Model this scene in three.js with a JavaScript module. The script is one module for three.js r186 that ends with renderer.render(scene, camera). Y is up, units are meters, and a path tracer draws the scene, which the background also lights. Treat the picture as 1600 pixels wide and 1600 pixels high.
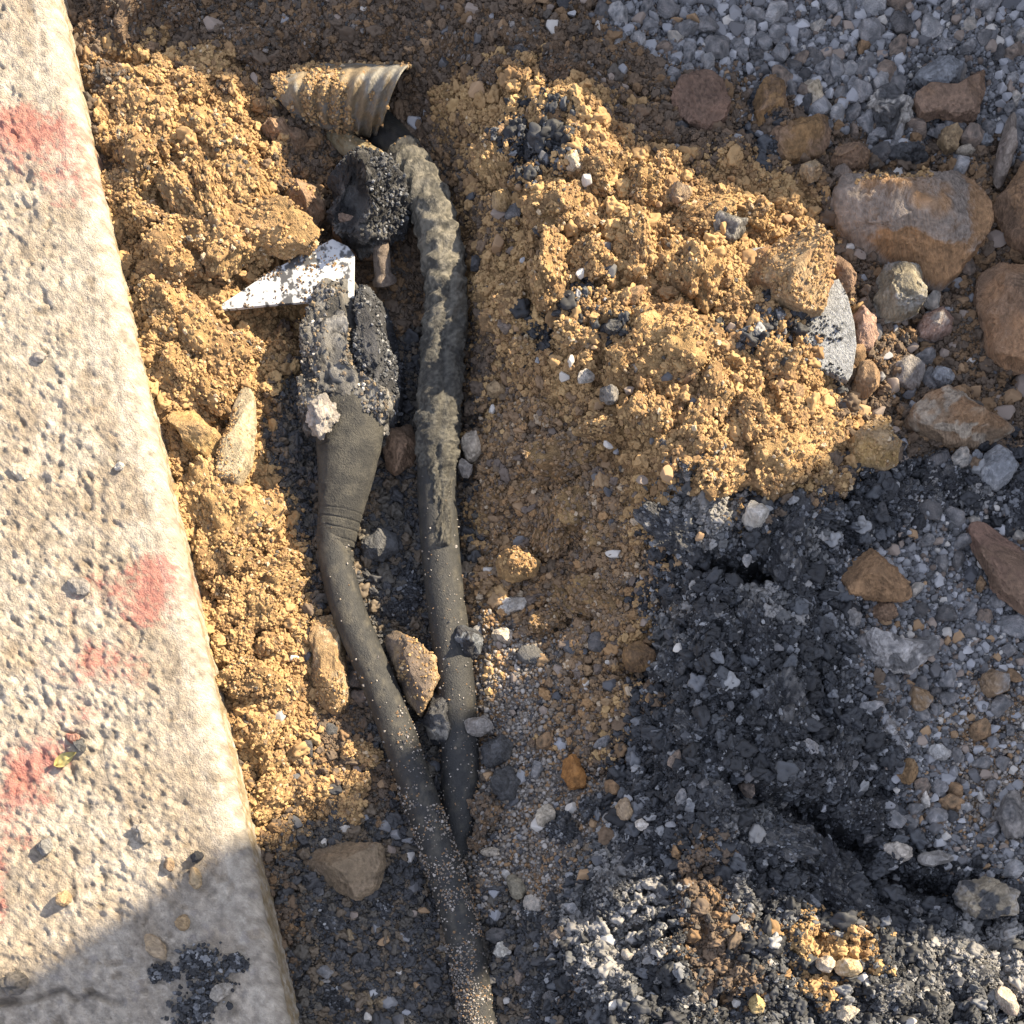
import * as THREE from 'three';
import { mergeVertices, mergeGeometries } from 'three/addons/utils/BufferGeometryUtils.js';

// ------------------------------------------------------------------ camera, sky, sun, exposure
const scene = new THREE.Scene();
const CAM = { x: 0, y: 1.5, z: 0.45 };
const camera = new THREE.PerspectiveCamera(2 * Math.atan(0.95 / CAM.y) * 180 / Math.PI, 1, 0.05, 200);
camera.position.set(CAM.x, CAM.y, CAM.z);
camera.up.set(0, 0, -1);
camera.lookAt(CAM.x, 0, CAM.z);
camera.setViewOffset(1900, 1900, 450, 0, 1000, 1000);
const ELEV = 33 * Math.PI / 180, AX = 0.84, AZ = -0.5426;          // horizontal direction towards the sun
const sunDir = new THREE.Vector3(AX * Math.cos(ELEV), Math.sin(ELEV), AZ * Math.cos(ELEV)).normalize();
const SKYK = 0.43;
{ // clear pale sky, whiter towards the horizon and round the sun
  const W = 256, H = 128, d = new Float32Array(W * H * 4), v = new THREE.Vector3();
  for (let j = 0; j < H; j++) for (let i = 0; i < W; i++) {
    const el = ((j + 0.5) / H - 0.5) * Math.PI, az = ((i + 0.5) / W - 0.5) * Math.PI * 2;
    v.set(Math.cos(el) * Math.cos(az), Math.sin(el), Math.cos(el) * Math.sin(az));
    const t = Math.pow(Math.max(0, v.y), 0.5), g = Math.exp(-Math.acos(Math.min(1, Math.max(-1, v.dot(sunDir)))) * 2.6), k = (j * W + i) * 4;
    d[k] = SKYK * (1.02 - 0.42 * t + 1.1 * g); d[k + 1] = SKYK * (1.0 - 0.3 * t + 1.02 * g); d[k + 2] = SKYK * (1.0 - 0.03 * t + 0.8 * g); d[k + 3] = 1;
  }
  const tex = new THREE.DataTexture(d, W, H, THREE.RGBAFormat, THREE.FloatType);
  tex.mapping = THREE.EquirectangularReflectionMapping; tex.magFilter = tex.minFilter = THREE.LinearFilter; tex.wrapS = THREE.RepeatWrapping; tex.needsUpdate = true;
  scene.background = tex; scene.environment = tex;
}
const sun = new THREE.DirectionalLight(new THREE.Color(1, 0.84, 0.6), 5.0);
sun.position.copy(sunDir).multiplyScalar(8);
sun.castShadow = true;
Object.assign(sun.shadow.camera, { left: -2.5, right: 2.5, top: 2.5, bottom: -2.5, near: 0.1, far: 20 });
sun.shadow.mapSize.set(4096, 4096);
scene.add(sun, sun.target);
const EXPOSURE = 3.0;

// ------------------------------------------------------------------ numbers, noise
function rng(seed) { let a = seed >>> 0; return () => { a = (a + 0x6D2B79F5) | 0; let t = Math.imul(a ^ (a >>> 15), 1 | a); t = (t + Math.imul(t ^ (t >>> 7), 61 | t)) ^ t; return ((t ^ (t >>> 14)) >>> 0) / 4294967296; }; }
const clamp = (v, a = 0, b = 1) => v < a ? a : v > b ? b : v;
const smooth = (a, b, v) => { const t = clamp((v - a) / (b - a)); return t * t * (3 - 2 * t); };
const lerp = (a, b, t) => a + (b - a) * t;
function ih(x, y, z) { let h = Math.imul(x, 374761393) ^ Math.imul(y, 668265263) ^ Math.imul(z, 1440662683); h = Math.imul(h ^ (h >>> 13), 1274126177); h ^= h >>> 16; h = Math.imul(h, 2246822519); return (h ^ (h >>> 15)) >>> 0; }
function noise3(x, y, z, s = 0) {                                   // value noise -1..1
  const ix = Math.floor(x), iy = Math.floor(y), iz = Math.floor(z);
  let fx = x - ix, fy = y - iy, fz = z - iz;
  fx = fx * fx * fx * (fx * (fx * 6 - 15) + 10); fy = fy * fy * fy * (fy * (fy * 6 - 15) + 10); fz = fz * fz * fz * (fz * (fz * 6 - 15) + 10);
  const h = (i, j, k) => ih(ix + i, iy + j, iz + k + s * 7919) / 2147483648 - 1;
  const a = lerp(lerp(h(0, 0, 0), h(1, 0, 0), fx), lerp(h(0, 1, 0), h(1, 1, 0), fx), fy);
  const b = lerp(lerp(h(0, 0, 1), h(1, 0, 1), fx), lerp(h(0, 1, 1), h(1, 1, 1), fx), fy);
  return lerp(a, b, fz);
}
function fbm(x, y, z, o = 4, s = 0) { let a = 0, w = 0.5; for (let i = 0; i < o; i++) { a += w * noise3(x, y, z, s + i); x *= 2.03; y *= 2.03; z *= 2.03; w *= 0.5; } return a; }
let cellId = 0;
function dome2(x, z, c, seed) {                                     // heap of rounded grains seen as a height, 0..1
  const X = x / c, Z = z / c, ix = Math.floor(X), iz = Math.floor(Z);
  let best = 0;
  for (let i = -1; i <= 1; i++) for (let j = -1; j <= 1; j++) {
    const h = ih(ix + i, iz + j, seed);
    const dx = X - (ix + i + (h & 1023) / 1023), dz = Z - (iz + j + ((h >>> 10) & 1023) / 1023);
    const r = 0.45 + ((h >>> 20) & 63) / 63 * 0.42, a = 0.35 + ((h >>> 26) & 63) / 63 * 0.65;
    const q = 1 - (dx * dx + dz * dz) / (r * r);
    if (q > 0) { const v = a * Math.sqrt(q); if (v > best) { best = v; cellId = h; } }
  }
  return best;
}
function dome3(x, y, z, c, seed) {
  const X = x / c, Y = y / c, Z = z / c, ix = Math.floor(X), iy = Math.floor(Y), iz = Math.floor(Z);
  let best = 0;
  for (let i = -1; i <= 1; i++) for (let j = -1; j <= 1; j++) for (let k = -1; k <= 1; k++) {
    const h = ih(ix + i, iy + j, (iz + k) * 31 + seed), h2 = ih(h, seed, 17);
    const dx = X - (ix + i + (h & 1023) / 1023), dy = Y - (iy + j + ((h >>> 10) & 1023) / 1023), dz = Z - (iz + k + ((h >>> 20) & 1023) / 1023);
    const r = 0.55 + (h2 & 63) / 63 * 0.4;
    const q = 1 - (dx * dx + dy * dy + dz * dz) / (r * r);
    if (q > 0) { const v = (0.5 + ((h2 >>> 8) & 63) / 126) * Math.sqrt(q); if (v > best) { best = v; cellId = h; } }
  }
  return best;
}

// ------------------------------------------------------------------ plan: 1600 x 1600 plan units of 0.625 mm, origin at the middle of the site
const U = 0.000625;
const wx = p => (p - 800) * U;
const up = w => w / U + 800;
function P(px, py, h = 0) {                                         // the point at height h that is seen over plan spot px, py
  const x = wx(px), z = wx(py), k = h / CAM.y;
  return new THREE.Vector3(x + (CAM.x - x) * k, h, z + (CAM.z - z) * k);
}
// lie of the land in millimetres
const TX = [-100, 250, 400, 500, 600, 700, 760, 820, 900, 1000, 1100, 1200, 1300, 1450, 1600, 1750];
const TY = [-150, 0, 150, 300, 450, 600, 750, 900, 1050, 1200, 1350, 1500, 1650, 1800];
const TH = [
  [-20, -15, -15, -15, -10, -5, 0, 0, 0, 0, 0, 0, 0, 0, 0, 0],
  [-20, -10, -15, -15, -10, 0, 10, 10, 5, 0, 0, 0, 0, 0, 0, 0],
  [-10, 5, -20, -45, -45, -25, 5, 30, 35, 20, 8, 5, 3, 0, 0, 0],
  [0, 15, -5, -62, -68, -55, -10, 30, 48, 45, 35, 22, 8, 0, 0, 0],
  [0, 10, -42, -66, -72, -75, -10, 30, 50, 55, 50, 35, 15, 0, 0, 0],
  [0, 8, -40, -68, -75, -75, -34, -4, 40, 62, 60, 48, 26, 0, 0, 0],
  [-5, 5, -40, -70, -75, -75, -50, -42, -14, 50, 64, 54, 40, 10, 5, 5],
  [-5, 0, -30, -60, -75, -75, -58, -52, -42, -6, 46, 52, 32, 5, 0, 0],
  [-5, -5, -20, -50, -65, -75, -55, -48, -38, -5, 50, 58, 36, 0, 0, 0],
  [-5, -10, -25, -45, -60, -70, -52, -45, -35, 5, 42, 52, 40, 4, 0, 0],
  [-10, -15, -30, -45, -58, -62, -48, -40, -10, 38, 52, 36, 10, 0, 0, 0],
  [-15, -25, -35, -45, -55, -58, -45, -30, 10, 45, 55, 58, 50, 30, 20, 10],
  [-20, -30, -40, -50, -55, -58, -42, -25, 10, 50, 58, 60, 60, 50, 40, 20],
  [-20, -30, -40, -50, -55, -58, -42, -25, 10, 50, 58, 60, 60, 50, 40, 20]];
function bracket(T, v) { let i = 0; while (i < T.length - 2 && v > T[i + 1]) i++; return [i, clamp((v - T[i]) / (T[i + 1] - T[i]))]; }
function cubic(a, b, c, d, t) { return b + 0.5 * t * (c - a + t * (2 * a - 5 * b + 4 * c - d + t * (3 * (b - c) + d - a))); }
function landPlan(px, py) {
  const [i, fx] = bracket(TX, px), [j, fy] = bracket(TY, py);
  const g = (jj, ii) => TH[clamp(jj, 0, TY.length - 1)][clamp(ii, 0, TX.length - 1)];
  const row = jj => cubic(g(jj, i - 1), g(jj, i), g(jj, i + 1), g(jj, i + 2), fx);
  return cubic(row(j - 1), row(j), row(j + 1), row(j + 2), fy) / 1000;
}
// what the ground is made of: polygons on the plan, later ones lie on top
const OCHRE = 0, BROWN = 1, GRAVEL = 2, TAR = 3, PALE = 4, MIX = 5, DARK = 6, SLOPE = 7;
const zones = [
  [OCHRE, 60, [[150, 60], [330, 60], [420, 150], [430, 330], [470, 480], [440, 600], [470, 760], [500, 960], [500, 1300], [380, 1330], [200, 700]]],
  [OCHRE, 60, [[690, 130], [850, 110], [1000, 250], [1300, 345], [1340, 760], [1050, 850], [1010, 1030], [960, 1130], [860, 1160], [750, 1060], [730, 700], [740, 400]]],
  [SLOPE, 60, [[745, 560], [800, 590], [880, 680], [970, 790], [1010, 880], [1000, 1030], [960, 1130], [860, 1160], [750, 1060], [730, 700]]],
  [GRAVEL, 40, [[915, -80], [1700, -80], [1700, 250], [1420, 230], [1250, 165], [1060, 110], [960, 70]]],
  [BROWN, 50, [[1300, 250], [1700, 240], [1700, 700], [1430, 720], [1340, 620], [1320, 400]]],
  [DARK, 40, [[470, 500], [720, 480], [730, 900], [690, 1250], [600, 1250], [500, 920], [400, 700], [410, 570]]],
  [DARK, 60, [[440, 1300], [900, 1180], [900, 1700], [420, 1700]]],
  [MIX, 60, [[740, 1150], [900, 1130], [980, 1250], [900, 1400], [740, 1420]]],
  [MIX, 60, [[740, 960], [880, 980], [860, 1180], [740, 1150]]],
  [TAR, 45, [[1040, 810], [1280, 790], [1430, 715], [1700, 690], [1700, 800], [1500, 850], [1330, 980], [1400, 1130], [1430, 1280], [1640, 1400], [1700, 1700], [850, 1700], [870, 1440], [950, 1330], [985, 1180], [1005, 1000]]],
  [GRAVEL, 60, [[1390, 830], [1700, 820], [1700, 1370], [1560, 1380], [1430, 1300], [1390, 1150], [1320, 1010], [1320, 900]]],
  [MIX, 60, [[1480, 1080], [1700, 1050], [1700, 1330], [1480, 1330]]],
  [BROWN, 40, [[1060, 1300], [1100, 1310], [1140, 1480], [1180, 1560], [1120, 1590], [1060, 1480], [1040, 1380]]],
  [OCHRE, 40, [[1200, 1460], [1340, 1450], [1370, 1520], [1240, 1540]]],
  [PALE, 40, [[920, 1330], [985, 1300], [1030, 1400], [1000, 1520], [900, 1560], [880, 1420]]],
  [PALE, 40, [[1400, 1440], [1560, 1440], [1640, 1600], [1480, 1560]]],
  [PALE, 30, [[1040, 760], [1140, 750], [1160, 860], [1090, 900], [1035, 860]]],
  [PALE, 22, [[1012, 960], [1050, 950], [1060, 1040], [1020, 1050]]],
  [PALE, 40, [[1120, 930], [1190, 920], [1210, 1000], [1140, 1020]]],
  [PALE, 40, [[1230, 830], [1275, 840], [1280, 920], [1240, 910]]],
  [PALE, 40, [[1080, 1250], [1160, 1240], [1230, 1300], [1150, 1320]]],
  [PALE, 40, [[1420, 740], [1500, 730], [1560, 790], [1450, 790]]],
  [TAR, 70, [[1130, 540], [1280, 500], [1260, 600], [1160, 590]]],
  [TAR, 60, [[840, 500], [930, 480], [920, 540], [850, 550]]],
  [TAR, 60, [[760, 200], [890, 200], [880, 300], [780, 290]]],
  [TAR, 30, [[1170, 150], [1210, 150], [1220, 260], [1180, 260]]],
];
const MASKN = 430, MASK0 = -60, MASKS = 4;
const mask = new Uint8Array(MASKN * MASKN * 2);
{
  const inside = (poly, x, y) => { let c = false; for (let i = 0, j = poly.length - 1; i < poly.length; j = i++) { const [xi, yi] = poly[i], [xj, yj] = poly[j]; if ((yi > y) !== (yj > y) && x < (xj - xi) * (y - yi) / (yj - yi) + xi) c = !c; } return c; };
  for (let k = 0; k < 2; k++) for (let j = 0; j < MASKN; j++) for (let i = 0; i < MASKN; i++) {
    const x = MASK0 + i * MASKS, y = MASK0 + j * MASKS;
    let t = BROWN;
    for (const [type, soft, poly] of zones) {
      const n1 = fbm(x / 60, y / 60, type + k * 9, 3, 11) * soft * 1.7, n2 = fbm(x / 60, y / 60, type + k * 9 + 40, 3, 12) * soft * 1.7;
      if (inside(poly, x + n1, y + n2)) t = type;
    }
    mask[(j * MASKN + i) * 2 + k] = t;
  }
}
function zoneAt(px, py, r = 0) { const i = clamp(Math.round((px - MASK0) / MASKS), 0, MASKN - 1), j = clamp(Math.round((py - MASK0) / MASKS), 0, MASKN - 1); return mask[(j * MASKN + i) * 2 + (r < 0.5 ? 0 : 1)]; }
const PAL = [
  [[4, .39, .258, .12], [4, .335, .214, .1], [3.6, .235, .145, .07], [.5, .44, .345, .23], [.25, .09, .08, .07], [.6, .2, .14, .085]],
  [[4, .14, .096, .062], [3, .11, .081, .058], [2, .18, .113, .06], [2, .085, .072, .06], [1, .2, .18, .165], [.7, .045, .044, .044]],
  [[4, .16, .162, .17], [3, .12, .121, .128], [1.5, .24, .242, .25], [3, .08, .08, .082], [1.3, .14, .11, .09], [.25, .4, .38, .35]],
  [[7, .02, .021, .024], [4, .034, .036, .041], [3, .066, .07, .078], [1.8, .14, .145, .156], [.7, .25, .252, .256]],  // tar: grey bits, plus paler picks that put glints into the colour
  [[3, .15, .146, .142], [2, .22, .212, .204], [3, .095, .095, .095], [2, .05, .052, .056]],
  [[3, .2, .165, .13], [3, .26, .235, .21], [2, .11, .1, .095], [1, .36, .33, .3], [2, .24, .15, .08], [1, .06, .06, .065]],
  [[4, .085, .075, .062], [3, .05, .05, .053], [3, .13, .1, .07], [1.5, .2, .15, .09], [1, .2, .19, .18], [.3, .45, .43, .4]],
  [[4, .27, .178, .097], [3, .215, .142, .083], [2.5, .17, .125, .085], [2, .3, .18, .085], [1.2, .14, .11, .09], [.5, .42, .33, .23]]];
const PALSUM = PAL.map(p => p.reduce((a, c) => a + c[0], 0));
function pick(type, r) { let v = r * PALSUM[type]; for (const c of PAL[type]) { v -= c[0]; if (v <= 0) return c; } return PAL[type][0]; }
const patchR = (x, z, r) => clamp(0.42 + 1.0 * fbm(x * 42, z * 42, 6.5, 3, 25)) * 0.62 + 0.38 * r;
//            ochre brown gravel tar pale mix dark : strength of lumps of 55, 22, 9 and 4 mm
const RB = [[19, 13, 9, 20, 20, 9, 10, 16], [13, 9, 5, 13, 13, 7, 8, 12], [5, 4.2, 3.2, 4.6, 5, 3.6, 4, 5], [2, 1.7, 1, 1.9, 2, 1.5, 1.6, 2]];
const ribs = (px, py) => {                                          // print of a toothed bucket edge in the tar crust
  const w = smooth(960, 990, px) * smooth(1085, 1050, px) * smooth(1350, 1375, py) * smooth(1510, 1480, py);
  return w > 0 ? w * 0.008 * Math.sin((py + 0.35 * (px - 1000)) / 26 * Math.PI * 2) : 0;
};
const clefts = [[[1130, 1235], [1190, 1262], [1260, 1280], [1310, 1312], [1350, 1335]], [[1100, 905], [1150, 915], [1200, 905]], [[1390, 1370], [1450, 1392], [1490, 1400]]];
function cleft(px, py) {
  let d = 0;
  for (const line of clefts) for (let i = 0; i + 1 < line.length; i++) {
    const [ax, ay] = line[i], [bx, by] = line[i + 1];
    const t = clamp(((px - ax) * (bx - ax) + (py - ay) * (by - ay)) / ((bx - ax) ** 2 + (by - ay) ** 2));
    const q = Math.hypot(px - ax - t * (bx - ax), py - ay - t * (by - ay));
    d = Math.max(d, 1 - smooth(4, 26, q));
  }
  return d;
}
function ground(x, z, fine = true) {
  const px0 = up(x), py0 = up(z);
  const n1 = fbm(x * 22, z * 22, 3.1, 4, 21), n2 = fbm(x * 22, z * 22, 7.7, 4, 22);
  const px = px0 + n1 * 34, py = py0 + n2 * 34;
  let h = landPlan(px, py);
  const t = zoneAt(px0, py0, 0);
  const sm = smooth(1.2, 0.6, Math.max(Math.abs(x), Math.abs(z)));
  const wxx = x + n2 * 0.03, wzz = z + n1 * 0.03;
  let r = RB[0][t] * (dome2(wxx, wzz, 0.05, 5) - 0.45) + RB[1][t] * (dome2(wxx, wzz, 0.021, 6) - 0.4);
  if (t === TAR || t === PALE) r += 21 * (dome2(wxx + 0.3, wzz, 0.088, 4) - 0.5);
  if (fine) r += RB[2][t] * (dome2(wxx, wzz, 0.0088, 7) - 0.4) + RB[3][t] * (dome2(x, z, 0.0042, 8) - 0.4);
  const tr = smooth(450, 520, px0) * smooth(760, 700, px0);          // the trench floor is flatter
  h += r * 0.001 * (1 - 0.45 * tr) * sm + ribs(px0, py0) - 0.042 * cleft(px0 + n2 * 20, py0 + n1 * 20);
  return h;
}
function groundColor(x, z, out) {
  const px = up(x), py = up(z);
  dome2(x, z, 0.0065, 9);
  const id = cellId, r = (id % 1009) / 1009, r2 = ((id >>> 12) % 997) / 997;
  const t = zoneAt(px + (r - 0.5) * 26, py + (r2 - 0.5) * 26, r);
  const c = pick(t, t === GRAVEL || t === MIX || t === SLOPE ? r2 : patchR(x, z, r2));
  const v = 0.9 + 0.14 * r + 0.16 * noise3(x * 500, z * 500, 4, 3);
  out[0] = c[1] * v; out[1] = c[2] * v; out[2] = c[3] * v;
}

// ------------------------------------------------------------------ things
const used = {};
function numbered(name) { const n = used[name] = (used[name] || 0) + 1; return n === 1 ? name : name + '_' + String(n - 1).padStart(3, '0'); }
function tag(o, label, category, group, kind) { if (label) o.userData.label = label; if (category) o.userData.category = category; if (group) o.userData.group = group; if (kind) o.userData.kind = kind; o.traverse(m => { if (m.isMesh) { m.castShadow = true; m.receiveShadow = true; } }); return o; }
function top(o, name, label, category, group, kind) { o.name = numbered(name); scene.add(o); return tag(o, label, category, group, kind); }
const GR = 512, grainH = new Float32Array(GR * GR);
{ // tileable grain: value noise of 8 to 128 cells
  for (let y = 0; y < GR; y++) for (let x = 0; x < GR; x++) {
    let a = 0;
    for (const [n, w] of [[10, .22], [24, .25], [52, .25], [110, .2], [200, .16]]) {
      const X = x / GR * n, Y = y / GR * n, ix = Math.floor(X), iy = Math.floor(Y), f = v => v * v * (3 - 2 * v), fx = f(X - ix), fy = f(Y - iy), h = (i, j) => ih((ix + i) % n, (iy + j) % n, n * 13) / 4294967296;
      a += w * lerp(lerp(h(0, 0), h(1, 0), fx), lerp(h(0, 1), h(1, 1), fx), fy);
    }
    grainH[y * GR + x] = a / 1.08;
  }
}
function grainTex(fn, srgb) {
  const d = new Uint8Array(GR * GR * 4);
  for (let i = 0; i < GR * GR; i++) { const c = fn(grainH[i], grainH[(i * 7 + 90001) % (GR * GR)]); d[i * 4] = c[0]; d[i * 4 + 1] = c[1]; d[i * 4 + 2] = c[2]; d[i * 4 + 3] = 255; }
  const t = new THREE.DataTexture(d, GR, GR, THREE.RGBAFormat, THREE.UnsignedByteType); t.wrapS = t.wrapT = THREE.RepeatWrapping; t.magFilter = THREE.LinearFilter; t.minFilter = THREE.LinearMipmapLinearFilter; t.generateMipmaps = true; if (srgb) t.colorSpace = THREE.SRGBColorSpace; t.needsUpdate = true; return t;
}
const bumpTex = grainTex(h => { const v = clamp((h - 0.25) / 0.5) * 255; return [v, v, v]; });
const speckTex = grainTex((h, k) => { let v = lerp(0.87, 1, clamp((h - 0.3) / 0.35)); if (k > 0.62) v = Math.max(v, 0.98); if (k < 0.3) v *= 0.84; return [v * 255, v * 252, v * 248]; }, true);
const M = (opt = {}) => new THREE.MeshStandardMaterial(Object.assign({ vertexColors: true, roughness: 0.95, metalness: 0 }, opt));
const BM = k => ({ bumpMap: bumpTex, bumpScale: k, map: speckTex });
const mGround = M(BM(0.002)), mStone = M({ roughness: 0.85, ...BM(0.0016) }), mTar = M({ roughness: 0.7, ...BM(0.002) }), mKerb = M({ roughness: 0.92, ...BM(0.0018) });
const mRubber = M({ roughness: 0.62, ...BM(0.0005) }), mTape = M({ roughness: 0.8, ...BM(0.0012) }), mMetal = M({ roughness: 0.75, side: THREE.DoubleSide, ...BM(0.0008) }), mPlastic = M({ roughness: 0.45 });
function planUV(g, k = 25, ox = 0) { const p = g.attributes.position, uv = new Float32Array(p.count * 2); for (let i = 0; i < p.count; i++) { uv[i * 2] = (p.getX(i) + 0.43 * p.getY(i)) * k + ox; uv[i * 2 + 1] = (p.getZ(i) + 0.57 * p.getY(i)) * k + ox * 0.7; } g.setAttribute('uv', new THREE.BufferAttribute(uv, 2)); return g; }
function geo(pos, col, idx) {
  const g = new THREE.BufferGeometry();
  g.setAttribute('position', new THREE.BufferAttribute(pos, 3));
  if (col) g.setAttribute('color', new THREE.BufferAttribute(col, 3));
  g.setIndex(new THREE.BufferAttribute(idx, 1));
  g.computeVertexNormals();
  return planUV(g);
}
function gridIndex(nu, nv, wrapU) {
  const out = [], nn = wrapU ? nu : nu - 1;
  const idx = new Uint32Array(nn * (nv - 1) * 6); let k = 0;
  for (let j = 0; j < nv - 1; j++) for (let i = 0; i < nn; i++) {
    const a = j * nu + i, b = j * nu + (i + 1) % nu, c = a + nu, d = b + nu;
    idx[k++] = a; idx[k++] = c; idx[k++] = b; idx[k++] = b; idx[k++] = c; idx[k++] = d;
  }
  return idx;
}

// ---- the ground: one sheet, fine where the site is, coarse out to the horizon
{
  const axis = [], STEP = 0.0022, E = 0.56;
  for (let v = -E; v <= E; v += STEP) axis.push(v);
  let s = STEP, v = E; const far = [];
  while (v < 60) { s *= 1.13; v += s; far.push(v); }
  const full = [...far.map(q => -q).reverse(), ...axis, ...far];
  const n = full.length, pos = new Float32Array(n * n * 3), col = new Float32Array(n * n * 3), c = [0, 0, 0];
  for (let j = 0, k = 0; j < n; j++) for (let i = 0; i < n; i++, k += 3) {
    const x = full[i], z = full[j], outside = Math.max(Math.abs(x), Math.abs(z)) > 1.3;
    pos[k] = x; pos[k + 2] = z;
    pos[k + 1] = outside ? ((x < 0 ? -0.02 : 0) + 0.01 * noise3(x * 2, z * 2, 1)) : ground(x, z);
    groundColor(x, z, c); col[k] = c[0]; col[k + 1] = c[1]; col[k + 2] = c[2];
  }
  const m = new THREE.Mesh(geo(pos, col, gridIndex(n, n)), mGround);
  top(m, 'ground', 'rough dug ground of soil, tar crumbs and gravel', 'ground', null, 'structure');
}

// ---- crumb shapes and scatters
function lump(seed, detail, amp, cuts, squash = 1) {
  const R = rng(seed), g0 = new THREE.IcosahedronGeometry(1, detail); g0.deleteAttribute('uv'); g0.deleteAttribute('normal');
  const g = mergeVertices(g0, 1e-4), p = g.attributes.position, v = new THREE.Vector3();
  const planes = [...Array(cuts)].map(() => [new THREE.Vector3(R() - .5, R() - .5, R() - .5).normalize(), 0.55 + R() * 0.3]);
  for (let i = 0; i < p.count; i++) {
    v.fromBufferAttribute(p, i);
    v.multiplyScalar(1 + amp * fbm(v.x * 1.7 + seed, v.y * 1.7, v.z * 1.7, 3, seed % 50));
    for (const [n, d] of planes) { const q = v.dot(n) - d; if (q > 0) v.addScaledVector(n, -q * 0.92); }
    p.setXYZ(i, v.x, v.y * squash, v.z);
  }
  g.computeVertexNormals();
  return g;
}
function craggy(seed, squash) {                                       // a crumb that is itself a cluster of smaller crumbs
  const g0 = new THREE.IcosahedronGeometry(1, 5); g0.deleteAttribute('uv'); g0.deleteAttribute('normal');
  const g = mergeVertices(g0, 1e-4), p = g.attributes.position, v = new THREE.Vector3();
  for (let i = 0; i < p.count; i++) {
    v.fromBufferAttribute(p, i);
    const k = 0.8 + 0.7 * fbm(v.x * 1.3 + seed, v.y * 1.3, v.z * 1.3, 2, seed) + 0.5 * (dome3(v.x + seed, v.y, v.z, 0.8, seed) - 0.35) + 0.26 * (dome3(v.x, v.y + seed, v.z, 0.36, seed + 1) - 0.35);
    v.multiplyScalar(k); p.setXYZ(i, v.x, v.y * squash, v.z);
  }
  g.computeVertexNormals(); return g;
}
const crumbGeo = [craggy(3, 0.9), lump(4, 1, 0.5, 6), craggy(8, 0.85)];
const mCrumb = new THREE.MeshStandardMaterial({ color: 0xffffff, roughness: 0.95 });
const mCrumbTar = new THREE.MeshStandardMaterial({ color: 0xffffff, roughness: 0.72 });
const tmpM = new THREE.Matrix4(), tmpQ = new THREE.Quaternion(), tmpE = new THREE.Euler(), tmpS = new THREE.Vector3(), tmpP = new THREE.Vector3(), tmpC = new THREE.Color();
function instanced(geometry, material, list) {                      // list of [x, y, z, r, g, b, radius, seed]
  const m = new THREE.InstancedMesh(geometry, material, list.length);
  list.forEach((q, i) => {
    const R = rng(q[7]);
    tmpE.set(R() * 6.3, R() * 6.3, R() * 6.3); tmpQ.setFromEuler(tmpE);
    tmpS.set(q[6] * (0.75 + R() * 0.6), q[6] * (0.7 + R() * 0.5), q[6] * (0.75 + R() * 0.6));
    tmpP.set(q[0], q[1], q[2]);
    m.setMatrixAt(i, tmpM.compose(tmpP, tmpQ, tmpS));
    const v = 0.9 + R() * 0.2; tmpC.setRGB(q[3] * v, q[4] * v, q[5] * v); m.setColorAt(i, tmpC);
  });
  m.instanceMatrix.needsUpdate = true;
  return m;
}
const KERB_D = [0.2195, 0.9756];
const kerbS = (x, z) => { const e = P(95, 0, 0.03); return -((x - e.x) * KERB_D[1] - (z - e.z) * KERB_D[0]); };   // metres inside the kerb's edge
{
  const R = rng(77), soil = [], tar = [], grit = [];
  const N = 490000, E = 0.545;
  for (let i = 0; i < N; i++) {
    let x = (R() * 2 - 1) * E, z = (R() * 2 - 1) * E; const q3 = R(), r1 = R(), r2 = R(), r3 = R(), r4 = R();
    const outer = i >= 380000; if (outer) { x *= 1.62; z *= 1.62; if (Math.max(Math.abs(x), Math.abs(z)) < E) continue; }
    if (kerbS(x, z) > 0.03) continue;
    const px = up(x), py = up(z);
    const t = zoneAt(px + (r1 - .5) * 36, py + (r3 - .5) * 36, r2);
    const c = pick(t, t === GRAVEL || t === MIX || t === SLOPE || (t === TAR && q3 < 0.6) ? r4 : patchR(x, z, r4));
    const q4 = R(); let rad = q4 < 0.7 ? 0.0006 + 0.0007 * R() : q4 < 0.95 ? 0.0012 + 0.0012 * R() : q4 < 0.992 ? 0.0024 + 0.002 * R() : 0.004 + 0.003 * R();
    if (t === TAR && rad > 0.0012) rad *= 1.25;
    if ((t === GRAVEL || t === MIX) && rad > 0.003) rad = 0.0025;
    if (t === GRAVEL) rad *= 1.25;
    if (outer) rad *= 1.6;
    const y = ground(x, z) + rad * (0.1 + 0.6 * R());
    const q = [x, y, z, c[1], c[2], c[3], rad, i + 1];
    if (t === TAR || t === PALE || t === DARK) tar.push(q); else if (t === GRAVEL || t === MIX) grit.push(q); else soil.push(q);
  }
  top(instanced(crumbGeo[0], mCrumb, soil), 'soil_crumbs', 'loose ochre and brown soil crumbs covering the dug ground', 'soil', null, 'stuff');
  top(instanced(crumbGeo[2], mCrumbTar, tar), 'asphalt_crumbs', 'loose black asphalt crumbs scattered over the lower right ground', 'asphalt', null, 'stuff');
  top(instanced(crumbGeo[1], mCrumb, grit), 'fine_grit', 'fine grey grit between the stones on the right', 'grit', null, 'stuff');
}
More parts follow.
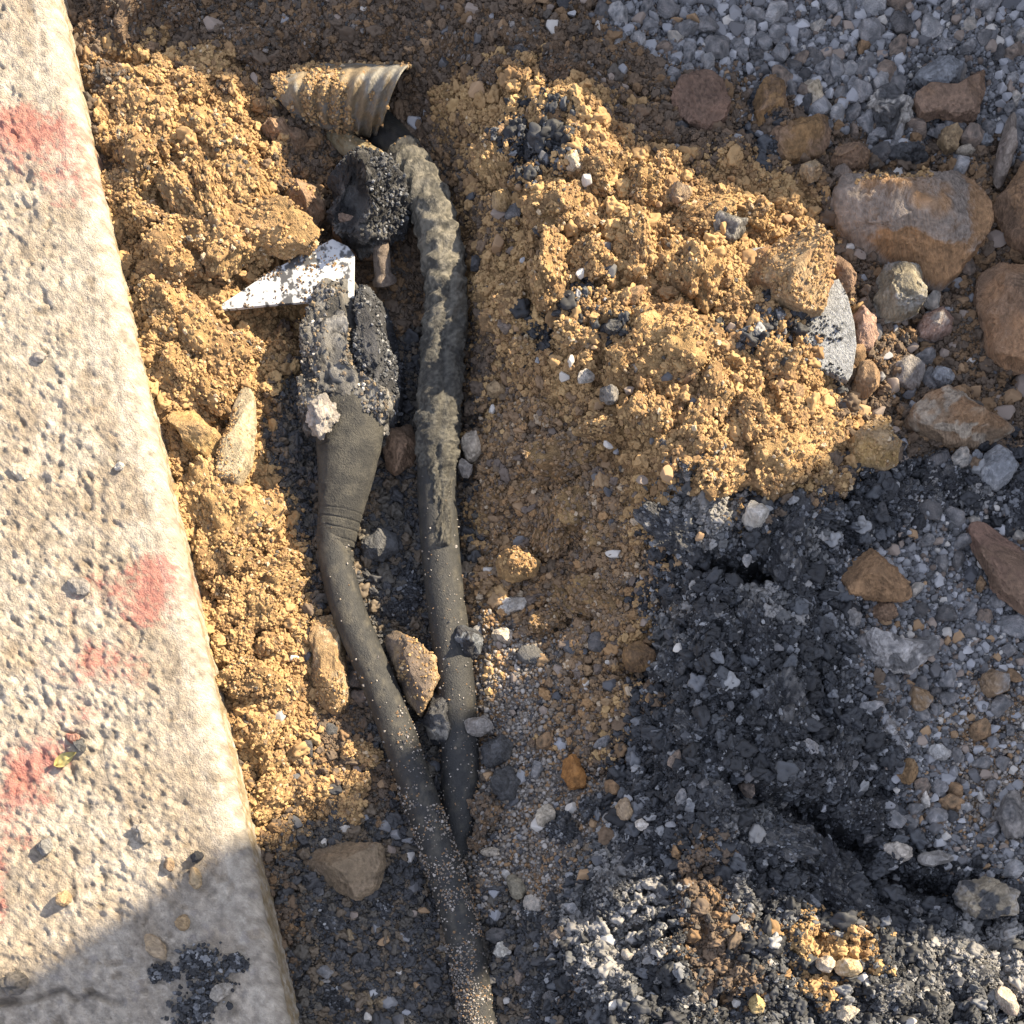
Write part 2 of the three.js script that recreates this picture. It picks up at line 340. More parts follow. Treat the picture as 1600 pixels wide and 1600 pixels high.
// crumbs lying on a thing: a child made of many grains
function crust(mesh, n, zone, size, seed, test, material = mCrumb, name = 'soil_crust') {
  const p = mesh.geometry.attributes.position, nn = mesh.geometry.attributes.normal, R = rng(seed), list = [];
  for (let k = 0; k < n * 8 && list.length < n; k++) {
    const i = Math.floor(R() * p.count), j = Math.floor(R() * p.count);
    const x = p.getX(i), y = p.getY(i), z = p.getZ(i);
    if (!test(x, y, z, nn.getX(i), nn.getY(i), nn.getZ(i), R)) continue;
    const c = pick(zone, R()), rad = size * (0.45 + 0.9 * R() * R());
    list.push([x + (R() - .5) * 0.003, y + rad * 0.25, z + (R() - .5) * 0.003, c[1], c[2], c[3], rad, k + seed * 1000 + 1]);
  }
  const m = instanced(crumbGeo[0], material, list); m.name = name; m.userData.kind = 'stuff'; m.castShadow = m.receiveShadow = true;
  mesh.add(m); return m;
}

// ------------------------------------------------------------------ kerb
let kerbTop;
{
  const e = P(95, 0, 0.03), d = KERB_D, n = [d[1], -d[0]];
  const prof = [];                                                   // [distance left of the edge, height, nx, ny, rough]
  for (let i = 0; i < 40; i++) prof.push([0, lerp(-0.09, 0.034, i / 40), 1, 0, 0.35]);
  const rr = 0.022;
  for (let i = 0; i <= 26; i++) { const a = i / 26 * Math.PI / 2; prof.push([rr - rr * Math.cos(a), 0.034 + rr * Math.sin(a), Math.cos(a), Math.sin(a), 0.25]); }
  for (let s = rr + 0.0013; s < 0.34; s += 0.0017) prof.push([s, 0.056, 0, 1, 1]);
  prof.push([0.35, 0.05, -1, 0, 0], [0.35, -0.09, -1, 0, 0]);
  const nu = prof.length, L0 = -0.09, L1 = 1.16, nv = Math.round((L1 - L0) / 0.0019);
  const pos = new Float32Array(nu * nv * 3), col = new Float32Array(nu * nv * 3);
  const paint = [[55, 262, 95, 46, 1.0], [20, 245, 40, 36, 1.2], [130, 318, 40, 34, .8], [266, 935, 34, 44, .72], [205, 960, 60, 30, .45], [165, 1070, 60, 40, .8], [140, 1125, 50, 26, 1.1], [85, 1195, 40, 34, 1.3], [40, 1275, 60, 42, .95], [8, 1355, 26, 36, 1.2], [60, 1150, 60, 30, .5], [10, 1420, 22, 30, 1]];
  for (let j = 0, k = 0; j < nv; j++) for (let i = 0; i < nu; i++, k += 3) {
    const [s, h, nx, ny, ro] = prof[i], l = lerp(L0, L1, j / (nv - 1));
    const bx = e.x + d[0] * l - n[0] * s, bz = e.z + d[1] * l - n[1] * s;
    const px = up(bx), py = up(bz);
    const q = i < 40 ? h : 0;
    const worn = clamp(0.5 + 1.6 * fbm(bx * 9, bz * 9 + q * 9, 2, 3, 31));
    let rough = ro * (ny > 0.9 ? lerp(0.3, 1, smooth(0.022, 0.07, s + 0.02 * fbm(bx * 20, bz * 20, 5, 3, 36))) : 1);
    let disp = 0.0075 * (0.3 - Math.abs(fbm(bx * 70, bz * 70, 3 + q * 70, 4, 44)) * 1.5) * lerp(0.5, 1.1, worn) + 0.0034 * fbm(bx * 240, bz * 240, q * 240, 3, 45) + 0.0026 * (dome2(bx + 0.004 * noise3(bx * 90, bz * 90, 1, 3), bz + q, 0.0135, 41) - 0.45) * lerp(0.1, 1.15, worn) + 0.0055 * Math.max(0, dome2(bx, bz + q, 0.026, 43) - 0.72) + 0.0022 * lerp(0.4, 1.3, clamp(0.5 + 2 * fbm(bx * 34, bz * 34, 6, 2, 39))) * (dome2(bx + 0.003 * noise3(bx * 200, bz * 200, 2, 4), bz + q, 0.0062, 42) - 0.4) + 0.0011 * noise3(bx * 420, bz * 420, q * 420, 5) + 0.004 * fbm(bx * 30, bz * 30, 8 + q * 30, 3, 33);
    const pit = smooth(0.33, 0.5, fbm(bx * 75, bz * 75, 3 + q * 60, 3, 35)); disp -= 0.0035 * pit;
    disp *= rough * 0.62;
    disp += 0.0012 * fbm(bx * 160, bz * 160, q * 160, 3, 34) * (ro > 0 ? 1 : 0);
    // crack near the lower end
    const cy = 1556 + 10 * Math.sin(px / 31) + 14 * noise3(px / 24, 2, 1);
    const crack = ny > 0.9 ? smooth(9, 1, Math.abs(py - cy)) * smooth(225, 190, px) : 0; disp -= 0.009 * crack;
    const o = disp;
    pos[k] = bx + n[0] * nx * o; pos[k + 1] = h + ny * o; pos[k + 2] = bz + n[1] * nx * o;
    // colour: pale cement, tan silt, dark specks, old red paint
    dome2(bx, bz + q, 0.0062, 42);
    const g1 = (cellId % 1013) / 1013, f = fbm(bx * 26, bz * 26, 4 + q * 26, 4, 37), f2 = fbm(bx * 150, bz * 150, 9 + q * 99, 3, 38);
    let r = 0.47, g = 0.424, b = 0.364;
    const silt = clamp(0.25 + f * 1.8); r = lerp(r, 0.38, silt); g = lerp(g, 0.325, silt); b = lerp(b, 0.26, silt);
    const clean = ro < 0.5 ? smooth(-0.25, 0.15, f + f2 * 0.5) * 0.8 : smooth(0.04, 0.02, s + 0.03 * f) * 0.6; r = lerp(r, 0.49, clean); g = lerp(g, 0.45, clean); b = lerp(b, 0.39, clean);
    if (i < 40) { const m = smooth(0.5, -0.4, f2) ; r = lerp(r, 0.42, m); g = lerp(g, 0.33, m); b = lerp(b, 0.2, m); }
    const v = 0.84 + 0.22 * g1 + 0.5 * f2; r *= v; g *= v; b *= v;
    if (g1 > 0.95) { r *= 0.75; g *= 0.76; b *= 0.8; }
    if (pit > 0.5) { r *= 0.85; g *= 0.82; b *= 0.78; }
    let pa = 0; for (const [x0, y0, rx, ry, w] of paint) { const a = ((px - x0) / rx) ** 2 + ((py - y0) / ry) ** 2; if (a < 2.6) pa = Math.max(pa, w * (1.4 - a * 0.6)); }
    if (pa > 0) { const dn = clamp(pa * 0.55 + f * 0.9, 0, 1); pa = dn * 0.16 + 0.36 * smooth(-0.1, 0.12, dn - 0.62 + 0.75 * fbm(bx * 330, bz * 330, 7, 2, 46) + 0.35 * (g1 - 0.5)); r = lerp(r, 0.46, pa); g = lerp(g, 0.09, pa); b = lerp(b, 0.085, pa); }
    col[k] = r; col[k + 1] = g; col[k + 2] = b;
  }
  const idx = gridIndex(nu, nv), caps = [];
  for (const j of [0, nv - 1]) for (let i = 1; i < nu - 1; i++) caps.push(j * nu, j * nu + i, j * nu + i + 1);
  for (let j = 0; j < nv - 1; j += 1) { const a = j * nu, b = j * nu + nu - 1; caps.push(a, b, a + nu, b, b + nu, a + nu); }
  const all = new Uint32Array(idx.length + caps.length); all.set(idx); all.set(caps, idx.length);
  const m = new THREE.Mesh(geo(pos, col, all), mKerb);
  top(m, 'concrete_kerb', 'long worn concrete kerb with faded red paint along the left side', 'kerb');
  crust(m, 6000, MIX, 0.0011, 51, (x, y, z, a, b, c, R) => b > 0.6 && R() < 0.2 + 0.8 * smooth(-0.1, 0.25, fbm(x * 16, z * 16, 3, 3, 52)), M({ vertexColors: false }), 'loose_grit');
  kerbTop = 0.056;
}

// ------------------------------------------------------------------ stones from plan outlines
const mixc = (a, b, t, o) => { o[0] = lerp(a[0], b[0], t); o[1] = lerp(a[1], b[1], t); o[2] = lerp(a[2], b[2], t); };
const ell = (cx, cy, rx, ry, rot = 0, seed = 1) => { const R = rng(seed), out = [], a0 = rot * Math.PI / 180, n = 11; for (let i = 0; i < n; i++) { const a = (i + R() * 0.5) / n * Math.PI * 2, k = 0.88 + R() * 0.2, x = Math.cos(a) * rx * k, y = Math.sin(a) * ry * k; out.push([cx + x * Math.cos(a0) - y * Math.sin(a0), cy + x * Math.sin(a0) + y * Math.cos(a0)]); } return out; };
function rockGeometry(outline, H, base, o) {
  const { detail = 19, e = 0.64, cuts = 14, rough = 0.06, grain = 0.001, c1, c2, c3, seed = 1, tilt = [0, 0], band = 1, lumps = 0, lumpSize = 0.012, carve = null, fibre = 0, patch = 3, speck = 0 } = o;
  const hm = base + H * 0.5, pts = outline.map(([x, y]) => { const p = P(x, y, hm); return [p.x, p.z]; });
  let cx = 0, cz = 0; for (const q of pts) { cx += q[0] / pts.length; cz += q[1] / pts.length; }
  const rad = a => {                                                 // distance from the middle to the outline
    const dx = Math.cos(a), dz = Math.sin(a); let best = 1e9;
    for (let i = 0; i < pts.length; i++) {
      const x1 = pts[i][0] - cx, z1 = pts[i][1] - cz, x2 = pts[(i + 1) % pts.length][0] - cx, z2 = pts[(i + 1) % pts.length][1] - cz;
      const ex = x2 - x1, ez = z2 - z1, den = dx * ez - dz * ex; if (Math.abs(den) < 1e-12) continue;
      const t = (x1 * ez - z1 * ex) / den, u = (x1 * dz - z1 * dx) / den; if (t > 0 && u >= -1e-6 && u <= 1 + 1e-6 && t < best) best = t;
    }
    return best < 1e8 ? best : 0.01;
  };
  const NA = 360, tab = new Float32Array(NA); for (let i = 0; i < NA; i++) tab[i] = rad(i / NA * Math.PI * 2);
  const soft = new Float32Array(NA); for (let i = 0; i < NA; i++) { let a = 0; for (let k = -5; k <= 5; k++) a += tab[(i + k + NA) % NA]; soft[i] = a / 11; }
  const R0 = soft.reduce((a, b) => a + b) / NA, b = H * 0.62;
  const Rr = rng(seed * 31 + 7), planes = [...Array(cuts)].map(() => { const v = new THREE.Vector3(Rr() * 2 - 1, 0.25 + Rr() * 0.9, Rr() * 2 - 1).normalize(); return [v, 0.54 + Rr() * 0.26]; });
  const g0 = new THREE.IcosahedronGeometry(1, detail); g0.deleteAttribute('uv'); g0.deleteAttribute('normal');
  const g = mergeVertices(g0, 1e-4), p = g.attributes.position, col = new Float32Array(p.count * 3), v = new THREE.Vector3(), c = [0, 0, 0];
  for (let i = 0; i < p.count; i++) {
    v.fromBufferAttribute(p, i);
    const ux = v.x, uy = v.y, uz = v.z, a = Math.atan2(uz, ux), ci = Math.hypot(ux, uz);
    const fa = ((a / (Math.PI * 2)) % 1 + 1) % 1 * NA, i0 = Math.floor(fa) % NA, r = lerp(soft[i0], soft[(i0 + 1) % NA], fa - Math.floor(fa));
    v.set(Math.cos(a) * Math.pow(ci, e), Math.sign(uy) * Math.pow(Math.abs(uy), e), Math.sin(a) * Math.pow(ci, e));
    for (const [n, d] of planes) { const q = v.dot(n) - d * 1.12; if (q > 0) v.addScaledVector(n, -q); }
    const k = 1 + rough * 2 * fbm(ux * 1.9 + seed, uy * 1.9, uz * 1.9, 4, seed % 40);
    v.set(v.x * r * k, v.y * b * k, v.z * r * k);
    v.y += tilt[0] * v.x + tilt[1] * v.z;
    const f1 = fbm(v.x * 90 + seed, v.y * 90, v.z * 90, 3, 61), f2 = fbm(v.x * 420 + seed, v.y * 420, v.z * 420, 2, 62);
    const nl = Math.hypot(v.x, v.y, v.z) || 1; let add = grain * (f1 * 2.2 + f2 * 1.2);
    let cid = 0;
    if (lumps) { add += lumps * (dome3(v.x + seed, v.y, v.z, lumpSize, 63 + seed) - 0.4); cid = cellId; add += lumps * 0.45 * (dome3(v.x + seed, v.y, v.z, lumpSize * 0.42, 64) - 0.4); }
    if (fibre) add += fibre * (Math.abs(fbm(v.x * 420, v.y * 200, v.z * 70 + 0.6 * f1, 3, 65)) - 0.25) * 4;
    v.multiplyScalar(1 + add / nl);
    if (carve) { const dx = v.x - (wx(carve[0]) - cx), dy = v.y - carve[2], dz = v.z - (wx(carve[1]) - cz), dd = Math.hypot(dx, dy, dz); const cr = carve[3] * (1 + 0.35 * f1 + 0.25 * f2); if (dd < cr) { const s = cr / (dd || 1e-6); v.set(v.x + dx * (s - 1), v.y + dy * (s - 1) , v.z + dz * (s - 1)); } }
    p.setXYZ(i, v.x, v.y, v.z);
    const m = smooth(-0.22, 0.22, fbm(v.x * 40 / patch * 2 + seed, v.y * 40, v.z * 40 / patch * 2, 4, 66 + seed % 9) * band + f2 * 0.25);
    mixc(c1, c2, m, c);
    if (c3) { const w = smooth(0.08, 0.22, fbm(v.x * 60, v.y * 60, v.z * 60 + seed, 3, 71)); c[0] = lerp(c[0], c3[0], w); c[1] = lerp(c[1], c3[1], w); c[2] = lerp(c[2], c3[2], w); }
    if (lumps) { const w = 0.75 + 0.5 * ((cid % 1013) / 1013); c[0] *= w; c[1] *= w; c[2] *= w; }
    if (speck && noise3(v.x * 700, v.y * 700, v.z * 700, 73) > 0.52) { c[0] = lerp(c[0], .42, speck); c[1] = lerp(c[1], .41, speck); c[2] = lerp(c[2], .39, speck); }
    const w = 1 + 0.7 * f2 + 0.35 * f1; col[i * 3] = c[0] * w; col[i * 3 + 1] = c[1] * w; col[i * 3 + 2] = c[2] * w;
  }
  g.setAttribute('color', new THREE.BufferAttribute(col, 3));
  g.computeVertexNormals(); planUV(g, 25, seed * 0.37);
  return { g, at: new THREE.Vector3(cx, base + H - b, cz) };
}
function baseAt(outline, mean = true) { let h = 0; for (const [x, y] of outline) h += landPlan(x, y) / outline.length; return h; }
let stoneSeed = 1;
function stone(name, label, category, outline, Hmm, o, group) {
  const base = (o.base !== undefined ? o.base : baseAt(outline)) + (o.lift || 0) / 1000, H = Hmm / 1000;
  const { g, at } = rockGeometry(outline, H, base, Object.assign({ seed: stoneSeed++ }, o));
  const m = new THREE.Mesh(g, o.mat || mStone); m.position.copy(at);
  top(m, name, label, category, group);
  if (o.crust) crust(m, o.crust[0], o.crust[3] === undefined ? OCHRE : o.crust[3], o.crust[1], 300 + stoneSeed, o.crust[2] || ((x, y, z, a, b) => b > 0.35));
  return m;
}
const ORB = { c1: [.26, .145, .065], c2: [.2, .135, .085] };
const C = { rust: [.34, .21, .115], brown: [.28, .185, .12], grey: [.29, .272, .258], tan: [.4, .29, .17], pink: [.36, .24, .19], pale: [.5, .44, .36], white: [.62, .59, .55], blue: [.26, .28, .31], ochre: [.39, .258, .12], umber: [.27, .165, .075], tar: [.04, .042, .05], tar2: [.09, .093, .1], ash: [.3, .29, .285], green: [.25, .225, .17] };

// large stones on the right
stone('boulder', 'big two-tone brown and grey boulder at upper right, its top dusted with sunlit soil', 'boulder', [[1305, 300], [1325, 265], [1370, 262], [1425, 268], [1495, 268], [1535, 295], [1555, 345], [1530, 385], [1505, 415], [1480, 428], [1445, 412], [1400, 395], [1350, 372], [1312, 345]], 80, { c1: [.36, .215, .11], c2: [.29, .245, .21], band: 1.6, detail: 44, e: 0.56, cuts: 17, rough: 0.05, seed: 12, patch: 6, tilt: [0, -.35], crust: [260, 0.0021, (x, y, z, a, b, c) => b > 0.25 && z < -0.028 && x < 0.01 && x > -0.06] });
stone('boulder', 'brown boulder cut by the right edge, above the flat orange one', 'boulder', [[1562, 310], [1580, 275], [1610, 240], [1680, 250], [1690, 380], [1620, 392], [1582, 360]], 70, { c1: C.brown, c2: C.rust, detail: 34, e: 0.65 });
stone('boulder', 'orange-brown boulder with flat face at right edge below the biggest boulder', 'boulder', [[1535, 420], [1560, 405], [1680, 405], [1690, 560], [1600, 570], [1555, 548], [1545, 500], [1533, 450]], 62, { c1: [.38, .23, .13], c2: C.brown, detail: 36, e: 0.55, cuts: 5 });
stone('rock', 'sunlit tan block caked with ochre soil, leaning over the grey speckled shard', 'rock', [[1150, 425], [1180, 385], [1225, 368], [1270, 360], [1297, 385], [1305, 440], [1292, 478], [1262, 490], [1220, 472], [1180, 445]], 66, { c1: C.tan, c2: [.34, .2, .1], detail: 36, e: 0.5, cuts: 6, lift: 4, tilt: [.1, -.2], crust: [620, 0.0017, (x, y, z, a, b, c, R) => b > 0.45 && R() < 0.8] });
stone('rock', 'grey-green angular stone just below the big boulder', 'rock', [[1378, 425], [1388, 400], [1415, 390], [1440, 400], [1447, 450], [1444, 478], [1415, 492], [1380, 488], [1368, 460]], 52, { c1: C.green, c2: [.3, .3, .29], detail: 30, e: 0.6, lift: 6 });
stone('rock', 'pinkish grey cornered stone right of the grey-green stone', 'rock', [[1434, 505], [1450, 485], [1478, 474], [1495, 490], [1490, 515], [1465, 526], [1440, 522]], 36, { c1: C.pink, c2: C.grey, e: 0.6 });
stone('rock', 'reddish pitted stone beside the curved edge of the speckled shard', 'rock', [[1332, 490], [1350, 476], [1372, 485], [1374, 520], [1362, 545], [1345, 552], [1334, 530]], 34, { c1: [.34, .17, .1], c2: C.pink, lumps: 0.0016 });
stone('rock', 'dull brown stone tucked behind the sunlit soil-caked block', 'rock', [[1295, 400], [1310, 385], [1330, 400], [1338, 430], [1330, 455], [1308, 458], [1295, 440]], 36, { c1: C.brown, c2: [.24, .16, .11] });
stone('rock', 'long rusty rock at right with a pale top, above the tar crust', 'rock', [[1418, 650], [1435, 625], [1480, 606], [1515, 612], [1560, 640], [1600, 660], [1565, 680], [1540, 695], [1500, 690], [1440, 672]], 54, { c1: [.31, .19, .105], c2: [.29, .21, .14], c3: [.4, .34, .27], detail: 34, e: 0.6, cuts: 9 });
stone('rock', 'sunlit ochre lump with shaded lower side standing alone left of rusty rock', 'rock', [[1332, 680], [1352, 665], [1372, 645], [1392, 655], [1412, 690], [1415, 715], [1390, 725], [1350, 715], [1335, 700]], 58, { c1: [.46, .31, .13], c2: C.tan, detail: 30, e: 0.65, lift: 12, crust: [170, 0.0015] });
stone('rock', 'smooth brown wedge-shaped stone with fine bands lying on grey gravel', 'rock', [[1315, 895], [1330, 868], [1365, 852], [1390, 862], [1410, 890], [1435, 925], [1420, 935], [1370, 932], [1325, 925]], 44, { c1: [.38, .23, .12], c2: [.3, .185, .1], detail: 32, e: 0.62, fibre: 0.0002, lift: 6 });
stone('rock', 'small brown stone under the wedge-shaped brown stone', 'rock', [[1358, 952], [1375, 935], [1398, 940], [1402, 962], [1385, 972], [1365, 968]], 22, { c1: C.brown, c2: C.umber });
stone('asphalt_plate', 'pale grey crusted asphalt plate lying below the wedge-shaped brown stone', 'asphalt chunk', [[1325, 1000], [1335, 985], [1380, 990], [1430, 995], [1468, 990], [1462, 1018], [1430, 1048], [1395, 1040], [1345, 1030]], 34, { c1: C.ash, c2: [.42, .41, .41], c3: [.16, .16, .165], lumps: 0.003, lumpSize: 0.009, detail: 32, e: 0.55, lift: 10 });
stone('stone_slab', 'flat reddish brown slab sticking out at the right edge under tar', 'slab', [[1512, 815], [1535, 808], [1600, 855], [1690, 880], [1690, 990], [1600, 960], [1555, 915]], 24, { c1: [.25, .155, .115], c2: [.22, .145, .1], detail: 34, e: 0.35, cuts: 2, lift: 10, tilt: [.05, .15] });
stone('rock', 'rounded reddish brown stone half buried below the gravel patch', 'rock', [[1050, 150], [1062, 120], [1095, 110], [1130, 125], [1142, 160], [1132, 190], [1108, 205], [1080, 195], [1058, 175]], 34, { c1: [.25, .155, .11], c2: [.2, .13, .095], detail: 30, e: 0.8, cuts: 3, grain: 0.0012 });
stone('broken_tile', 'hollow curved piece of brown fired clay lying on the gravel, top right', 'tile', [[1425, 150], [1440, 138], [1480, 140], [1510, 125], [1528, 92], [1545, 90], [1540, 130], [1526, 180], [1500, 182], [1470, 172], [1440, 180]], 26, { c1: [.28, .19, .135], c2: [.24, .155, .1], detail: 34, e: 0.4, cuts: 3, lift: 8 });
stone('rock', 'bluish grey rounded stone resting in the hollow of the clay piece', 'rock', [[1432, 115], [1450, 92], [1490, 80], [1520, 92], [1512, 120], [1480, 132], [1450, 128]], 30, { c1: C.blue, c2: C.grey, lift: 8 });
stone('rock', 'long pale pointed stone standing at the upper right edge', 'rock', [[1556, 275], [1562, 230], [1580, 175], [1592, 172], [1595, 210], [1582, 255], [1568, 290]], 30, { c1: [.34, .29, .25], c2: [.29, .24, .21], e: 0.6, lift: 5 });
stone('pebble', 'pale ochre squarish pebble under the brown clay piece', 'pebble', [[1467, 215], [1475, 192], [1495, 186], [1505, 200], [1498, 228], [1480, 236]], 24, { c1: [.45, .36, .23], c2: C.tan, e: 0.6 });
stone('pebble', 'cream oval pebble at the lower rim of the gravel patch', 'pebble', ell(1271, 143, 14, 22, -25, 3), 20, { c1: [.52, .44, .32], c2: C.pale, cuts: 2 });
stone('asphalt_lump', 'dark asphalt lump with white flecks at the gravel\'s lower rim', 'asphalt chunk', [[1357, 160], [1365, 138], [1395, 128], [1420, 140], [1432, 175], [1415, 200], [1385, 208], [1362, 190]], 34, { c1: C.tar2, c2: [.13, .13, .135], c3: [.5, .48, .45], lumps: 0.004, lumpSize: 0.01, detail: 30 });
stone('asphalt_lump', 'small black asphalt lump between the flecked lump and big boulder', 'asphalt chunk', ell(1420, 235, 34, 18, 0, 5), 24, { c1: C.tar, c2: C.tar2, lumps: 0.004, lumpSize: 0.009 });
stone('pebble', 'lit cream pebble at the shadow edge left of the big boulder', 'pebble', ell(1270, 262, 19, 17, 0, 6), 22, { c1: C.pale, c2: C.tan, lift: 14 });
stone('rock', 'brown soil-coated stone above the shadow edge, under the gravel', 'rock', [[1178, 150], [1195, 122], [1225, 125], [1232, 170], [1212, 195], [1185, 188]], 30, { c1: C.brown, c2: C.umber, lumps: 0.0015 });
stone('rock', 'broad brown stone left of the flecked asphalt lump', 'rock', [[1200, 205], [1225, 185], [1270, 180], [1300, 165], [1302, 215], [1280, 240], [1235, 248], [1205, 235]], 30, { c1: C.umber, c2: C.brown, lumps: 0.002, lumpSize: 0.016 });
stone('rock', 'dark brown stone touching the top left of big boulder', 'rock', [[1298, 250], [1310, 228], [1340, 215], [1362, 225], [1362, 252], [1330, 262]], 30, { c1: C.brown, c2: C.umber });
// grey speckled shard: flat slab with thickness
function slab(name, label, category, outline, thick, lift, tilt, colour, mat) {      // outline in plan units, flat broken piece
  const base = Math.max(baseAt(outline), -0.028) + lift / 1000, pts = outline.map(([x, y]) => P(x, y, base));
  let c = new THREE.Vector3(); pts.forEach(p => c.addScaledVector(p, 1 / pts.length));
  const sh = new THREE.Shape(pts.map(p => new THREE.Vector2(p.x - c.x, -(p.z - c.z))));
  let g = new THREE.ExtrudeGeometry(sh, { depth: thick / 1000, bevelEnabled: true, bevelSize: 0.0008, bevelThickness: 0.0008, bevelSegments: 2, steps: 1 });
  g.rotateX(-Math.PI / 2);
  // refine so that colour and relief have something to sit on
  let pos = [...g.attributes.position.array];
  for (let it = 0; it < 18; it++) {
    const out = []; let any = false;
    for (let i = 0; i < pos.length; i += 9) {
      const T = [pos.slice(i, i + 3), pos.slice(i + 3, i + 6), pos.slice(i + 6, i + 9)], d = [0, 1, 2].map(k => Math.hypot(T[k][0] - T[(k + 1) % 3][0], T[k][1] - T[(k + 1) % 3][1], T[k][2] - T[(k + 1) % 3][2]));
      const k = d.indexOf(Math.max(...d));
      if (d[k] > 0.0016) { any = true; const a = T[k], b = T[(k + 1) % 3], q = T[(k + 2) % 3], m = [0, 1, 2].map(s => (a[s] + b[s]) / 2); out.push(...a, ...m, ...q, ...m, ...b, ...q); } else out.push(...T[0], ...T[1], ...T[2]);
    }
    pos = out; if (!any) break;
  }
  const n = pos.length / 3, col = new Float32Array(pos.length), cc = [0, 0, 0];
  for (let i = 0; i < n; i++) {
    const x = pos[i * 3], z = pos[i * 3 + 2];
    colour(x, z, cc); col[i * 3] = cc[0]; col[i * 3 + 1] = cc[1]; col[i * 3 + 2] = cc[2];
    pos[i * 3 + 1] += tilt[0] * x + tilt[1] * z + 0.0007 * fbm(x * 60, z * 60, 3, 3, 81);
  }
  const gg = new THREE.BufferGeometry(); gg.setAttribute('position', new THREE.Float32BufferAttribute(pos, 3)); gg.setAttribute('color', new THREE.BufferAttribute(col, 3)); gg.computeVertexNormals(); planUV(gg);
  const m = new THREE.Mesh(gg, mat); m.position.copy(c);
  return top(m, name, label, category);
}
slab('concrete_shard', 'flat blue-grey speckled shard with a curved right edge under the sunlit block', 'shard', [[1252, 470], [1290, 450], [1306, 445], [1320, 472], [1330, 510], [1334, 545], [1328, 588], [1322, 598], [1296, 585], [1270, 575], [1248, 530]], 8, 14, [0.05, -0.05], (x, z, c) => { const f = noise3(x * 520, z * 520, 2, 82), d = smooth(0.1, 0.35, f + 0.5 * fbm(x * 60, z * 60, 1, 3, 83)); mixc([.35, .375, .41], [.23, .245, .265], d, c); }, mStone);
crust(scene.children.at(-1), 240, TAR, 0.0014, 239, (x, y, z, a, b, c, R) => b > 0.3 && R() < smooth(0.0, -0.03, x + 0.2 * fbm(x * 50, z * 50, 2, 2, 238)));

// ------------------------------------------------------------------ cables
function sweep(path, radius, disp, colour, nt, na, cap = true) {    // path: [px, py, h]; radius(t) in plan units
  const curve = new THREE.CatmullRomCurve3(path.map(([x, y, h]) => P(x, y, h)), false, 'centripetal');
  const base = curve.getPoint(0.5), pos = new Float32Array(nt * na * 3), col = new Float32Array(nt * na * 3), Y = new THREE.Vector3(0, 1, 0), c = [0, 0, 0];
  const T = new THREE.Vector3(), Sd = new THREE.Vector3(), N = new THREE.Vector3(), q = new THREE.Vector3();
  for (let j = 0, k = 0; j < nt; j++) {
    const t = j / (nt - 1); curve.getPointAt(t, q); curve.getTangentAt(t, T);
    Sd.crossVectors(T, Y).normalize(); N.crossVectors(Sd, T).normalize();
    for (let i = 0; i < na; i++, k += 3) {
      const a = i / na * Math.PI * 2, [ru, rv] = radius(t), dd = disp(t, a, q) ;
      let shrink = 1; if (cap) shrink = Math.min(1, Math.sqrt(Math.max(0, 1 - (1 - Math.min(1, j / 3)) ** 2)) , Math.sqrt(Math.max(0, 1 - (1 - Math.min(1, (nt - 1 - j) / 3)) ** 2)));
      const u = Math.cos(a) * (ru * U + dd) * shrink, v = Math.sin(a) * (rv * U + dd) * shrink;
      pos[k] = q.x + Sd.x * u + N.x * v - base.x; pos[k + 1] = q.y + Sd.y * u + N.y * v - base.y; pos[k + 2] = q.z + Sd.z * u + N.z * v - base.z;
      colour(t, a, c); col[k] = c[0]; col[k + 1] = c[1]; col[k + 2] = c[2];
    }
  }
  const gg = geo(pos, col, gridIndex(na, nt, true)), len = curve.getLength(), uv = gg.attributes.uv; for (let j = 0, k = 0; j < nt; j++) for (let i = 0; i < na; i++, k++) uv.setXY(k, Math.abs(i / na * 2 - 1) * 2.2, j / (nt - 1) * len * 25);
  return { g: gg, base };
}
const rubber = (s, dust) => (t, a, c) => { const f = fbm(Math.cos(a) * 3, Math.sin(a) * 3, t * 60, 4, s), d = smooth(-0.15, 0.55, f + dust); mixc([.02, .021, .022], [.062, .058, .048], d, c); const w = 1 + 0.3 * noise3(Math.cos(a) * 14, Math.sin(a) * 14, t * 300, s); c[0] *= w; c[1] *= w; c[2] *= w; };
function group(at, name, label, category) { const g = new THREE.Group(); g.position.copy(at); top(g, name, label, category); return g; }
function part(parent, g, base, name, mat, label) { const m = new THREE.Mesh(g, mat); m.name = name; m.position.copy(base).sub(parent.position); if (label) m.userData.label = label; m.castShadow = m.receiveShadow = true; parent.add(m); return m; }
